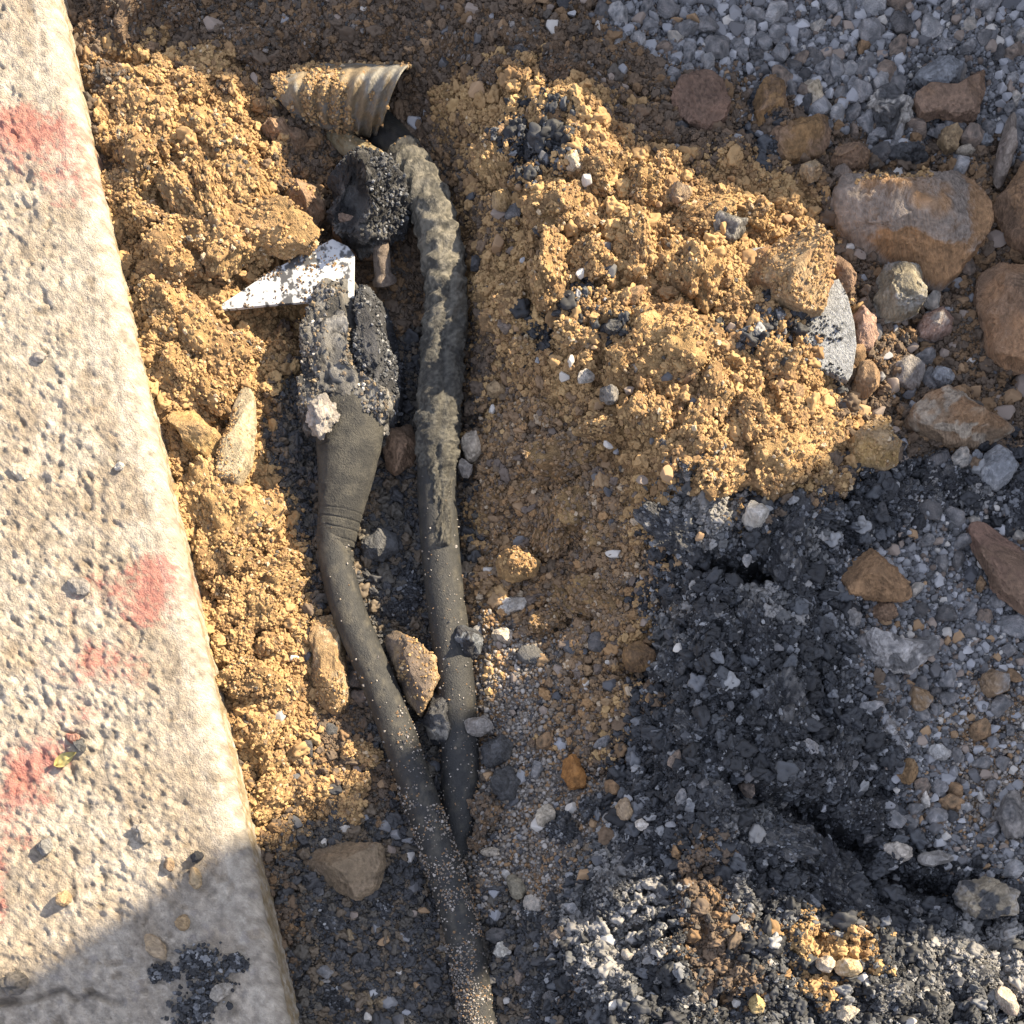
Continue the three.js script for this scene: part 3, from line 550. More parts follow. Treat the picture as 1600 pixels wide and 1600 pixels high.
{ // right-hand cable
  const path = [[560, 150, -0.075], [600, 205, -0.052], [628, 240, -0.04], [655, 280, -0.03], [682, 360, -0.025], [694, 440, -0.026], [694, 500, -0.028], [686, 600, -0.03], [682, 700, -0.033], [684, 800, -0.036], [692, 900, -0.04], [704, 1000, -0.043], [714, 1100, -0.049], [719, 1180, -0.054], [718, 1260, -0.062], [716, 1330, -0.073], [714, 1410, -0.09]];
  const T0 = group(P(690, 700, -0.06), 'black_cable', 'thick black cable on the right, its upper half in ribbed grey wrapping', 'cable');
  const a = sweep(path, t => [31, 31], (t, an) => 0.0004 * fbm(Math.cos(an) * 3, Math.sin(an) * 3, t * 90, 3, 91), rubber(92, -0.12), 420, 40);
  const cab = part(T0, a.g, a.base, 'cable', mRubber);
  crust(cab, 480, MIX, 0.0009, 93, (x, y, z, p, q, r, R) => q > 0.1 && z > 0.02 && R() < smooth(-0.1, 0.3, z), mCrumb, 'sand_grains');
  // ribbed wrapping: loose grey sheath with a furrow down its length
  const wp = path.slice(2, 10).map((q, i) => [q[0] + (i < 2 ? 0 : i > 6 ? 6 : 2), q[1], q[2] + 0.004]);
  wp.push([694, 860, -0.028]);
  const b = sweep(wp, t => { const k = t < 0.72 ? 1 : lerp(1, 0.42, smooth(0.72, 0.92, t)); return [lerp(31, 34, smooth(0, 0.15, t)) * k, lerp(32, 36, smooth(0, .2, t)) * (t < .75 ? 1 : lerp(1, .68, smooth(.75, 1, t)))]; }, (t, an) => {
    const rib = t < 0.42 ? Math.sin(t * 140 + 1.2 * Math.sin(an * 2 + 1) + 6 * fbm(t * 9, an * 0.7, 1, 3, 94)) * (0.0012 + 0.0022 * Math.abs(fbm(t * 14, 2, an, 2, 90))) * smooth(0.5, 0.4, t) * (0.7 + 0.6 * Math.sin(an)) : 0;
    const wrinkle = 0.0019 * fbm(Math.cos(an + t * 9) * 2.2, Math.sin(an + t * 9) * 2.2, t * 38, 4, 95) + 0.0007 * fbm(Math.cos(an) * 9, Math.sin(an) * 9, t * 160, 2, 96);
    const furrow = -0.003 * smooth(0.25, 0.02, Math.abs(an - 1.75 - 0.15 * Math.sin(t * 22))) * smooth(0.3, 0.42, t) * smooth(1, 0.75, t);
    return rib + wrinkle * (1.6 + 1.2 * smooth(0.3, 0.5, t)) + furrow;
  }, (t, an, c) => { const f = fbm(Math.cos(an) * 2.5, Math.sin(an) * 2.5, t * 30, 4, 97), g = noise3(Math.cos(an) * 11, Math.sin(an) * 11, t * 190, 98); const lo = smooth(0.3, 0.55, t); mixc([lerp(.07, .045, lo), lerp(.068, .044, lo), lerp(.06, .04, lo)], [lerp(.185, .1, lo), lerp(.175, .097, lo), lerp(.148, .085, lo)], smooth(-0.3, 0.3, f + 0.4 * g), c); const w = 1 + 0.25 * g; c[0] *= w; c[1] *= w; c[2] *= w; }, 460, 56);  // upper ribs paler with clay; weaker sun lower down put into the colour
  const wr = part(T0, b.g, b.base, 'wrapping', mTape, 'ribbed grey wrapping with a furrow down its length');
  crust(wr, 160, OCHRE, 0.0011, 99, (x, y, z, p, q, r, R) => q > 0.4 && z < -0.17);
}
let leftCable;
{ // left-hand cable with the joint sleeve
  const T0 = group(P(560, 900, -0.07), 'jointed_cable', 'black cable on the left running out of a tapered sleeve with torn grey end', 'cable');
  leftCable = T0;
  const path = [[524, 800, -0.034], [522, 850, -0.036], [532, 910, -0.036], [552, 975, -0.036], [580, 1040, -0.036], [612, 1120, -0.036], [640, 1200, -0.036], [668, 1280, -0.033], [695, 1360, -0.032], [718, 1440, -0.032], [735, 1520, -0.033], [748, 1600, -0.034], [760, 1720, -0.038]];
  const a = sweep(path, t => [lerp(27, 30, t), lerp(27, 30, t)], (t, an) => 0.0004 * fbm(Math.cos(an) * 3, Math.sin(an) * 3, t * 90, 3, 101), rubber(102, -0.02), 420, 40);
  const cab = part(T0, a.g, a.base, 'cable', mRubber);
  crust(cab, 2900, MIX, 0.0011, 103, (x, y, z, p, q, r, R) => q > 0.0 && R() < (0.05 + 0.95 * smooth(-0.15, 0.25, z)) * (0.12 + 0.88 * smooth(-0.08, 0.12, fbm(x * 38, z * 38, 1, 3, 104))), mCrumb, 'sand_grains');
  const sp = [[549, 600, -0.028], [547, 660, -0.026], [543, 720, -0.028], [535, 780, -0.031], [527, 830, -0.034], [523, 860, -0.036], [526, 885, -0.037]];
  const b = sweep(sp, t => { const k = t < 0.28 ? 53 : lerp(53, 29, smooth(0.25, 1, t) ** 0.8); return [k, k * 0.82]; }, (t, an) => {
    const fold = -0.0011 * Math.pow(Math.max(0, Math.sin(t * 120 + 1.2 * noise3(an, t * 9, 1, 105))), 6) * smooth(0.62, 0.75, t) * smooth(1, 0.97, t);
    const crease = -0.0028 * smooth(0.02, 0.004, Math.abs(t - 0.9 - 0.012 * Math.sin(an))) - 0.0016 * smooth(0.012, 0.003, Math.abs(t - 0.33 - 0.03 * Math.sin(an + 1))) * smooth(-0.1, 0.3, noise3(an * 1.5, 4, 2, 110));
    return fold + crease + 0.0011 * fbm(Math.cos(an) * 2, Math.sin(an) * 2, t * 12, 3, 106) ;
  }, (t, an, c) => { const f = fbm(Math.cos(an) * 3, Math.sin(an) * 3, t * 20, 4, 108); mixc([.032, .032, .031], [.062, .06, .053], smooth(-.3, .35, f), c); }, 300, 72);
  part(T0, b.g, b.base, 'joint_sleeve', mTape, 'tapered dusty black rubber sleeve with folds at its narrow end');
  const rock = (name, out, H, base, o, label) => { const { g, at } = rockGeometry(out, H, base, o); return part(T0, g, at, name, o.mat || mTape, label); };
  rock('torn_end', [[476, 560], [482, 505], [500, 462], [558, 452], [562, 540], [566, 600], [602, 606], [606, 640], [592, 678], [540, 684], [500, 676], [476, 650], [474, 610]], 0.086, -0.07, { seed: 201, c1: [.21, .207, .2], c2: [.12, .118, .115], c3: [.035, .035, .036], detail: 48, e: 0.6, cuts: 5, grain: 0.002, lumps: 0.007, lumpSize: 0.013, rough: 0.1 }, 'torn crusty grey end of the sleeve');
  crust(T0.children.at(-1), 1500, DARK, 0.0019, 204, (x, y, z, a, b, c, R) => b > -0.1 && R() < 0.25 + smooth(-0.1, 0.15, fbm(x * 60, z * 60, 2, 3, 205)), mCrumbTar, 'charcoal_crumbs');
  rock('tar_filling', [[546, 470], [570, 455], [604, 475], [622, 545], [628, 600], [618, 650], [604, 668], [585, 610], [556, 600], [548, 540]], 0.066, -0.068, { seed: 202, c1: C.tar, c2: [.075, .08, .092], detail: 40, e: 0.45, cuts: 6, lumps: 0.004, lumpSize: 0.008, mat: mTar }, 'black tar filling broken open');
  crust(T0.children.at(-1), 1100, TAR, 0.002, 206, (x, y, z, a, b) => b > -0.1, mCrumbTar, 'tar_crumbs');
  rock('pale_lump', [[478, 652], [486, 632], [505, 624], [524, 632], [527, 648], [514, 668], [500, 682], [488, 668]], 0.02, -0.002, { seed: 203, c1: [.36, .33, .31], c2: [.27, .255, .24], detail: 20, e: 0.7, cuts: 2, rough: 0.3, lumps: 0.003, lumpSize: 0.009 }, 'pale putty lump stuck on the torn end');
}
// ------------------------------------------------------------------ burnt joint
{
  const T0 = group(P(575, 320, -0.06), 'burnt_joint', 'charred black cable joint broken open, a thin brown stub hanging from it', 'cable joint');
  const rock = (name, out, H, base, o, label) => { const { g, at } = rockGeometry(out, H, base, o); return part(T0, g, at, name, o.mat || mTar, label); };
  const open = P(546, 322, 0);
  rock('charred_shell', [[512, 272], [535, 250], [570, 244], [605, 258], [632, 288], [640, 320], [622, 350], [590, 376], [560, 378], [530, 360], [516, 330], [524, 300]], 0.084, -0.055, { seed: 211, c1: [.014, .014, .015], c2: [.035, .035, .038], c3: [.1, .1, .1], detail: 48, e: 0.7, cuts: 3, rough: 0.1, grain: 0.0022, lumps: 0.005, lumpSize: 0.011, carve: [541, 322, 0.042, 0.03] }, 'charred crusty shell');
  crust(T0.children.at(-1), 900, TAR, 0.0017, 218, (x, y, z, a, b) => b > 0.0 && (x > 0.006 || z < -0.03), mCrumbTar, 'charcoal_crumbs');
  rock('clay_cup', [[516, 325], [540, 350], [575, 362], [602, 352], [600, 378], [572, 390], [542, 384], [522, 362]], 0.056, -0.06, { seed: 212, c1: [.28, .2, .15], c2: [.2, .14, .1], detail: 22, e: 0.75, cuts: 3, mat: mStone }, 'brown lower rim of the joint');
  const s1 = sweep([[590, 350, -0.03], [593, 375, -0.028], [596, 400, -0.034], [598, 425, -0.042], [602, 446, -0.05]], t => { const k = 13 + (t > 0.8 ? 6 * smooth(.8, .93, t) : 0); return [k, k]; }, (t, a) => 0.0014 * fbm(Math.cos(a) * 3, Math.sin(a) * 3, t * 9, 3, 213), (t, a, c) => mixc([.3, .245, .205], [.16, .125, .1], smooth(-.2, .3, fbm(Math.cos(a) * 3, Math.sin(a) * 3, t * 12, 3, 214)), c), 90, 24);
  part(T0, s1.g, s1.base, 'conductor_stub', mStone, 'thin brown stub with knobbed end');
  const s2 = sweep([[505, 195, -0.055], [530, 215, -0.045], [552, 232, -0.034], [585, 252, -0.026], [600, 270, -0.026]], t => { const k = lerp(15, 20, t); return [k, k]; }, (t, a) => 0.001 * fbm(Math.cos(a) * 3, Math.sin(a) * 3, t * 9, 3, 215), (t, a, c) => mixc([.42, .37, .25], [.3, .23, .12], smooth(-.2, .2, fbm(Math.cos(a) * 3, Math.sin(a) * 3, t * 14, 3, 216)), c), 80, 24);
  const lead = part(T0, s2.g, s2.base, 'lead_tail', mStone, 'pale soil-stained cable tail above the joint');
  crust(lead, 90, OCHRE, 0.0011, 217, (x, y, z, a, b) => b > 0.2);
}
// ------------------------------------------------------------------ corrugated pipe piece
{
  const A = [[455, 100, -0.02], [405, 132, 0.012], [458, 182, -0.028]], B = [[652, 104, -0.03], [636, 78, 0.095], [590, 214, -0.04]];
  const nu = 110, nv = 70, vert = [], colr = [];
  const bez = (Q, t) => [0, 1, 2].map(k => (1 - t) ** 2 * Q[0][k] + 2 * t * (1 - t) * Q[1][k] + t * t * Q[2][k]);
  const base = P(540, 160, -0.03), grid = [];
  for (let j = 0; j < nv; j++) for (let i = 0; i < nu; i++) {
    const u = i / (nu - 1), v = j / (nv - 1), a = bez(A, v), b = bez(B, v);
    let q = [0, 1, 2].map(k => lerp(a[k], b[k], u));
    q[0] += -6 * Math.sin(v * Math.PI) * u; q[1] += 12 * Math.sin(u * Math.PI) * (v - 0.3);
    const tear = (u < 0.2 ? (0.2 - u) * 40 * noise3(v * 9, 3, 1, 221) : 0) + (v > 0.93 ? 5 * noise3(u * 16, 2, 7, 222) : 0);
    q[0] += tear; q[1] += tear * 0.6;
    const wave = Math.sin(u * 8 * Math.PI * 2 + 0.7 * v) * 0.0032 * smooth(0.02, 0.25, u);
    const lip = 0.006 * smooth(0.93, 1, u);
    const w = P(q[0], q[1], q[2] + 0.012 * Math.sin(v * Math.PI) + wave + lip);
    grid.push(w.sub(base));
  }
  const nrm = (i, j) => { const g = (a, b) => grid[clamp(b, 0, nv - 1) * nu + clamp(a, 0, nu - 1)]; return new THREE.Vector3().subVectors(g(i, j + 1), g(i, j - 1)).cross(new THREE.Vector3().subVectors(g(i + 1, j), g(i - 1, j))).normalize(); };
  const pos = new Float32Array(nu * nv * 6), col = new Float32Array(nu * nv * 6), c = [0, 0, 0];
  for (let s = 0; s < 2; s++) for (let j = 0; j < nv; j++) for (let i = 0; i < nu; i++) {
    const k = (s * nu * nv + j * nu + i) * 3, p = grid[j * nu + i], n = nrm(i, j), o = s ? -0.0016 : 0;
    pos[k] = p.x + n.x * o; pos[k + 1] = p.y + n.y * o; pos[k + 2] = p.z + n.z * o;
    const f = fbm(p.x * 60, p.y * 60, p.z * 60, 4, 223); mixc([.21, .205, .19], [.22, .175, .115], smooth(-0.15, 0.2, f + 0.0 + 0.2 * (1 - i / nu)), c);
    const w = 1 + 0.3 * noise3(p.x * 600, p.y * 600, p.z * 600, 224); col[k] = c[0] * w; col[k + 1] = c[1] * w; col[k + 2] = c[2] * w;
  }
  const i1 = gridIndex(nu, nv), N = nu * nv, idx = [];
  for (let i = 0; i < i1.length; i += 3) { idx.push(i1[i], i1[i + 1], i1[i + 2], i1[i] + N, i1[i + 2] + N, i1[i + 1] + N); }
  const edge = []; for (let i = 0; i < nu; i++) edge.push(i); for (let j = 1; j < nv; j++) edge.push(j * nu + nu - 1); for (let i = nu - 2; i >= 0; i--) edge.push((nv - 1) * nu + i); for (let j = nv - 2; j > 0; j--) edge.push(j * nu);
  for (let i = 0; i < edge.length; i++) { const a = edge[i], b = edge[(i + 1) % edge.length]; idx.push(a, b, a + N, b, b + N, a + N); }
  const m = new THREE.Mesh(geo(pos, col, new Uint32Array(idx)), mMetal); m.position.copy(base);
  top(m, 'pipe_fragment', 'arched fragment of ribbed grey pipe caked with soil at the top of trench', 'pipe fragment');
  crust(m, 1700, OCHRE, 0.0017, 225, (x, y, z, a, b, cc, R) => y > -0.002 && R() < smooth(-0.12, 0.12, fbm(x * 45, z * 45, 2, 3, 226) + (x < 0.0 ? 0.12 : -0.06)));
}
// ------------------------------------------------------------------ white shard
{
  const m = slab('plastic_shard', 'pointed white plastic shard speckled with dirt, lying across the trench', 'shard', [[334, 489], [420, 432], [470, 403], [520, 378], [543, 388], [553, 400], [552, 464], [500, 470], [420, 478]], 3, 12, [-0.05, -0.06], (x, z, c) => { const f = fbm(x * 260, z * 260, 1, 3, 231), big = fbm(x * 50, z * 50, 4, 3, 232); mixc([.46, .47, .48], [.06, .06, .062], smooth(0.1, 0.3, f + big * 0.9 - (x > 0.02 ? 0.14 : -0.08)), c); }, mPlastic);
  crust(m, 300, BROWN, 0.0011, 234, (x, y, z, a, b, c, R) => b > 0.5 && x < 0.02 && R() < smooth(-0.1, 0.2, fbm(x * 70, z * 70, 3, 3, 235)), mCrumb, 'dirt_crumbs');
  crust(m, 130, OCHRE, 0.0011, 233, (x, y, z, a, b) => b > 0.5 && Math.hypot((x - 0.012) / 0.9, z + 0.004) < 0.026);
}

// ------------------------------------------------------------------ stones round the cables and beside the kerb
const E1 = { c1: C.ochre, c2: C.tan };
stone('rock', 'ochre chisel-shaped stone in the soil beside the kerb', 'rock', [[260, 650], [275, 640], [300, 638], [335, 668], [352, 685], [345, 705], [320, 712], [290, 690]], 34, { c1: [.44, .3, .13], c2: [.38, .26, .13], e: 0.5, cuts: 6, detail: 30, lift: 6 });
stone('rock', 'pale flat stone standing on edge at the trench rim beside kerb', 'rock', [[340, 748], [346, 700], [358, 648], [376, 604], [397, 612], [396, 670], [390, 725], [372, 758]], 30, { c1: [.46, .39, .27], c2: [.38, .3, .18], e: 0.42, cuts: 4, detail: 30, lift: 16, crust: [420, 0.0012, (x, y, z, a, b, c, R) => b > .2 && x < 0.006 - 0.02 * R()] });
stone('rock', 'tall rounded ochre stone left of the cable below the sleeve', 'rock', [[478, 990], [490, 965], [520, 960], [535, 985], [540, 1040], [545, 1090], [525, 1110], [492, 1100], [476, 1050]], 56, { c1: [.36, .245, .125], c2: [.3, .205, .11], c3: [.4, .31, .2], detail: 36, e: 0.65, cuts: 9, base: -0.066, crust: [420, 0.0014, (x, y, z, a, b, c, R) => b > 0.1 && R() < smooth(-0.1, 0.15, fbm(x * 50, z * 50, 2, 3, 240))] });
stone('rock', 'knobbly soil-dusted stone wedged between the two cables', 'rock', [[600, 995], [615, 980], [650, 1000], [680, 1030], [688, 1060], [672, 1090], [655, 1118], [635, 1090], [618, 1050]], 56, { c1: C.tan, c2: [.14, .11, .09], detail: 36, e: 0.6, cuts: 7, base: -0.062, lumps: 0.002, crust: [260, 0.0013, (x, y, z, a, b, c, R) => b > 0.2 && x > -0.015] });
stone('rock', 'flat tan stone in the shade left of the cable, near kerb shadow', 'rock', [[470, 1340], [490, 1320], [540, 1316], [595, 1318], [602, 1345], [590, 1385], [560, 1405], [520, 1392], [480, 1370]], 34, { c1: [.27, .205, .135], c2: [.23, .175, .12], detail: 34, e: 0.45, cuts: 3, grain: 0.001 });
stone('asphalt_lump', 'grey-sided asphalt lump propped between both cables', 'asphalt chunk', [[662, 1120], [675, 1085], [700, 1075], [712, 1095], [705, 1140], [690, 1165], [668, 1160]], 44, { c1: C.tar2, c2: C.tar, c3: [.28, .27, .25], lumps: 0.003, detail: 28, base: -0.06, mat: mTar });
stone('asphalt_lump', 'small blue-black asphalt lump stuck to the right-hand cable', 'asphalt chunk', ell(732, 1000, 23, 25, 0, 8), 40, { c1: C.tar, c2: [.08, .09, .11], c3: [.17, .19, .22], lumps: 0.003, base: -0.045, mat: mTar });
stone('pebble', 'oval grey pebble leaning on the right-hand cable', 'pebble', ell(746, 1132, 22, 16, 0, 9), 30, { c1: C.grey, c2: C.ash, base: -0.045, grain: 0.0012 });
stone('asphalt_lump', 'rounded dark asphalt lump beside the buried cable end', 'asphalt chunk', [[765, 1225], [775, 1200], [800, 1195], [812, 1220], [805, 1248], [785, 1252]], 34, { c1: [.055, .06, .07], c2: C.tar2, lumps: 0.002 });
stone('asphalt_lump', 'layered grey lump above the rounded dark asphalt lump', 'asphalt chunk', [[748, 1190], [755, 1160], [785, 1145], [802, 1160], [795, 1185], [770, 1200]], 30, { c1: [.13, .125, .12], c2: C.tar2, fibre: 0.0008, lumps: 0.002 });
stone('rock', 'dark brown rock in the gap between sleeve and wrapped cable', 'rock', [[598, 690], [612, 668], [640, 660], [655, 690], [645, 720], [615, 738], [600, 720]], 34, { c1: C.brown, c2: [.16, .11, .075], base: -0.07 });
stone('rock', 'grey cracked stone under the sleeve\'s narrow end', 'rock', [[562, 835], [585, 820], [618, 830], [620, 860], [595, 875], [566, 868]], 26, { c1: [.14, .14, .145], c2: C.tar2, base: -0.07 });
stone('rock', 'brown stone under the trench lip left of burnt joint', 'rock', [[445, 300], [465, 280], [495, 285], [508, 320], [492, 350], [465, 345]], 40, { c1: [.24, .17, .1], c2: C.brown, base: -0.045, crust: [60, 0.0015, (x, y, z, a, b) => b > .3 && z < 0] });
stone('rock', 'brown stone below the left tip of pipe fragment', 'rock', [[402, 195], [415, 178], [445, 182], [450, 205], [425, 215]], 26, { c1: [.26, .17, .1], c2: C.brown });
stone('rock', 'roundish brown stone left of the pale cable tail', 'rock', ell(460, 215, 24, 18, 20, 11), 26, { c1: [.22, .15, .095], c2: C.brown });
stone('soil_clod', 'lone brown clod with a sunlit top on the shaded trench slope', 'soil clod', [[775, 870], [790, 856], [830, 858], [845, 872], [835, 895], [800, 902], [780, 892]], 52, { c1: C.ochre, c2: C.umber, lumps: 0.003, base: -0.042, detail: 26, crust: [160, 0.0016] });
// pale pebbles that stand out
const pb = (label, cx, cy, rx, ry, rot, H, c1, c2, o = {}) => stone('pebble', label, 'pebble', ell(cx, cy, rx, ry, rot, Math.round(cx * 7 + cy)), H, Object.assign({ c1, c2, detail: 10, e: 0.62, cuts: 6 }, o));
pb('white pitted pebble on the shaded slope right of the cable', 800, 943, 25, 15, -10, 20, C.white, C.pale, { grain: 0.0015 });
pb('cornered pale pebble below the white pitted pebble', 785, 991, 18, 14, 10, 18, C.pale, [.5, .44, .37]);
pb('pale brown upright pebble against the right-hand cable', 736, 695, 15, 24, 0, 26, [.4, .33, .28], C.pale, { base: -0.05 });
pb('small grey pebble just under the upright one by cable', 728, 730, 12, 13, 0, 18, C.grey, [.28, .25, .22], { base: -0.05 });
pb('white egg-shaped pebble on the black tar lump', 1183, 801, 19, 24, 0, 34, C.white, [.52, .5, .46], { lift: 6 });
pb('cream pointed pebble above the black pebble row, centre bottom', 852, 1273, 15, 20, 20, 18, [.55, .49, .4], C.pale);
pb('tan rounded pebble beside the shaded tar crust', 977, 1264, 15, 17, 0, 20, [.42, .32, .22], C.tan, { lift: 6 });
pb('small white pebble right under the tan rounded pebble', 1003, 1288, 10, 9, 0, 12, C.white, C.white, { lift: 8 });
pb('round white pebble in dark crumbs right of the lower cable', 785, 1486, 14, 14, 0, 16, C.white, [.58, .56, .5]);
pb('olive oval pebble above the round white pebble', 806, 1385, 14, 20, -25, 18, [.3, .26, .17], C.green);
pb('flat pale grey pebble near the buried end of right cable', 765, 1330, 17, 8, 5, 12, C.ash, C.pale);
pb('bright white broken pebble in the middle of the tar slope', 1241, 1075, 14, 15, 0, 18, C.white, C.white);
pb('grey squared pebble pressed in the tar above the dark cleft', 1265, 1168, 17, 13, 0, 18, [.36, .36, .38], C.ash, { lift: 4 });
pb('white kidney pebble at the lower rim of the tar hollow', 1405, 1331, 25, 16, 20, 24, [.58, .53, .47], C.pale, { lift: 6 });
pb('white cracked pebble right of the kidney pebble', 1463, 1342, 28, 13, 0, 22, C.white, C.ash, { lift: 6 });
pb('pale lilac pebble on the sunlit lower slab', 1160, 1450, 12, 12, 0, 16, [.42, .36, .34], C.pale, { lift: 4 });
pb('cream triangular pebble in the sun at the bottom', 1290, 1505, 15, 14, 0, 20, [.58, .5, .38], C.pale, { lift: 4 });
pb('golden rounded pebble next to cream triangular pebble', 1326, 1512, 22, 16, 10, 22, [.56, .41, .22], C.pale, { lift: 4 });
pb('cream pebble at the bottom edge under golden pebble', 1325, 1584, 18, 14, 0, 20, C.pale, C.pale, { lift: 4 });
pb('pinkish oval pebble at the lower right corner', 1574, 1564, 14, 28, -30, 22, [.45, .36, .3], C.pale, { lift: 4 });
pb('golden pebble at the bottom left of the sunlit slab', 1184, 1570, 12, 18, 0, 18, [.5, .38, .18], C.tan);
stone('asphalt_lump', 'tan crusted lump at the right edge above the sunlit slab', 'asphalt chunk', [[1495, 1400], [1510, 1375], [1550, 1372], [1592, 1395], [1590, 1425], [1555, 1432], [1515, 1428]], 40, { c1: [.36, .31, .23], c2: C.ash, c3: C.tar2, lumps: 0.004, lumpSize: 0.011, detail: 30, lift: 6 });
pb('white-grey pebble in gravel left of the brown small stone', 1332, 962, 13, 17, -10, 20, [.42, .43, .45], C.ash);
pb('pale grey long pebble at the gravel edge', 1390, 1138, 12, 17, 10, 18, C.ash, [.42, .43, .45]);
pb('grey wedge pebble under the pale grey long pebble', 1405, 1168, 15, 11, 20, 18, C.ash, [.38, .38, .4]);
pb('white-grey rounded pebble in gravel right of the wedge pebble', 1468, 1175, 20, 13, 10, 22, [.48, .48, .48], C.ash);
pb('ochre pebble in grey gravel at right, tallest of the browns', 1440, 1090, 17, 22, -15, 26, [.34, .23, .13], C.grey);
pb('brown rounded pebble at the right edge of the gravel', 1557, 1065, 22, 24, 0, 28, [.3, .21, .13], C.grey, { grain: 0.0012 });
pb('orange-brown pebble left of the white standing pebble', 1418, 1205, 16, 20, 0, 24, [.3, .19, .095], C.tan);
pb('white standing pebble near the gravel\'s lower left', 1447, 1248, 7, 15, 0, 16, C.white, C.white);
pb('blue-grey flat stone beside the tar at right', 1560, 730, 28, 34, 0, 30, C.blue, [.34, .35, .37], { lift: 6 });
pb('dark grey boulder-like pebble at far right, low on gravel', 1585, 1270, 24, 40, 0, 34, [.13, .13, .135], C.grey, { grain: .0015 });
pb('grey-brown pebble under the long pale pointed stone', 1540, 215, 12, 12, 0, 18, C.grey, C.blue);
pb('white flaky pebble left of the long pale stone', 1510, 232, 16, 8, 0, 14, C.white, C.pale);
pb('blue-grey pebble right of reddish pitted stone', 1475, 585, 19, 17, 0, 20, C.blue, C.ash);
pb('brown-grey flat stone below the reddish pitted stone', 1418, 580, 28, 26, 0, 22, [.23, .19, .165], C.grey);
pb('tan lump left of the brown-grey flat stone', 1356, 590, 22, 26, 0, 26, [.3, .2, .12], C.brown);
pb('grey brown stone in the sunlit ochre ridge', 1062, 298, 20, 16, 20, 20, [.3, .235, .19], C.tan, { lift: 5 });
pb('cream pebble at the upper crest of the ochre ridge', 898, 252, 18, 14, 0, 20, [.55, .48, .34], C.pale, { lift: 5 });
pb('ochre angular stone on the ridge near the wrapped cable', 785, 310, 18, 22, 0, 26, [.44, .3, .14], C.tan, { lift: 6, base: 0 });
pb('orange stone on the ridge slope left of the crest', 775, 605, 16, 14, 0, 18, [.4, .24, .13], C.tan);
pb('dark cut stone in the shaded orange slope', 998, 1025, 26, 24, 0, 28, [.2, .125, .07], C.umber);
pb('orange clay lump among dark pebbles', 898, 1205, 20, 30, -20, 22, [.36, .17, .05], [.3, .16, .06], { grain: .0016 });
pb('grey disc-shaped pebble on the shaded slope', 832, 1022, 22, 16, 10, 16, [.16, .16, .16], C.tar2);
pb('white chip on orange soil at the foot of the ridge', 950, 1093, 9, 13, 10, 14, C.white, C.ash);
pb('black speckled lump on the sunlit ridge', 1140, 350, 26, 22, 0, 28, [.1, .1, .1], [.3, .29, .27], { lumps: 0.003, lift: 4 });
pb('black tar nub on the sunlit ridge face', 952, 615, 17, 12, 30, 20, [.08, .08, .085], [.22, .21, .2], { lumps: 0.002, lift: 4 });
pb('grey rounded nub on the upper sunlit ridge', 960, 508, 15, 13, 0, 18, C.grey, C.tar2, { lift: 4 });
// kerb-top litter
const kp = (label, cx, cy, rx, ry, rot, H, c1, c2, o = {}) => stone('pebble', label, 'pebble', ell(cx, cy, rx, ry, rot, Math.round(cx * 5 + cy)), H, Object.assign({ c1, c2, detail: 10, e: 0.6, cuts: 6, base: kerbTop - 0.001 }, o));
kp('dark grey crumb on the kerb just below the red paint', 69, 1323, 12, 13, 0, 14, [.2, .2, .2], [.12, .12, .125], { lumps: 0.002 });
kp('squarish tan pebble on the kerb casting a long shadow', 98, 1404, 13, 12, 20, 16, [.42, .35, .27], C.tan);
kp('pale tan upright chip at the kerb shadow\'s edge', 304, 1372, 10, 18, -10, 14, [.46, .36, .23], C.tan);
kp('long tan pebble on the shaded end of the kerb', 241, 1480, 14, 26, -35, 18, [.38, .3, .21], C.tan);
kp('small tan chip above the long tan pebble', 285, 1442, 12, 14, 0, 10, [.36, .29, .2], C.tan);
kp('round brown pebble in the kerb face near the shadow', 263, 1352, 9, 11, 0, 8, [.25, .18, .12], C.brown);
kp('grey angular aggregate stone set in the kerb, midway', 122, 915, 19, 17, 0, 10, [.4, .37, .33], C.grey);
kp('pale aggregate stone at the kerb, above midway', 32, 735, 18, 15, 20, 8, [.46, .4, .32], C.pale);
kp('dark chip pointing up on the kerb near the upper middle', 60, 556, 12, 7, -20, 9, [.3, .27, .25], C.grey);
kp('white bead pebble on the kerb near its edge', 186, 727, 8, 8, 0, 9, C.white, C.white);
kp('blackish lump on kerb left edge in the shade line', 20, 1535, 20, 18, 0, 20, [.13, .12, .11], C.tar2, { lumps: 0.003 });
kp('grey porous crumb on the kerb above the shade line', 222, 1302, 17, 13, 30, 12, [.32, .29, .25], C.grey, { lumps: 0.003 });
kp('pale stone beside the black crumbs on the kerb', 345, 1548, 22, 12, -35, 14, [.38, .35, .31], C.ash);
kp('black crumb at the sunlit corner of kerb shade', 306, 1338, 11, 8, -20, 12, C.tar2, C.tar, { lumps: .002 });
kp('red-painted crumb beside the dry leaf on the kerb', 112, 1153, 13, 9, 0, 9, [.42, .12, .1], [.36, .2, .16]);
kp('black crumb lying on the dry leaf', 124, 1164, 8, 11, 0, 16, C.tar2, C.tar, { lumps: .002 });
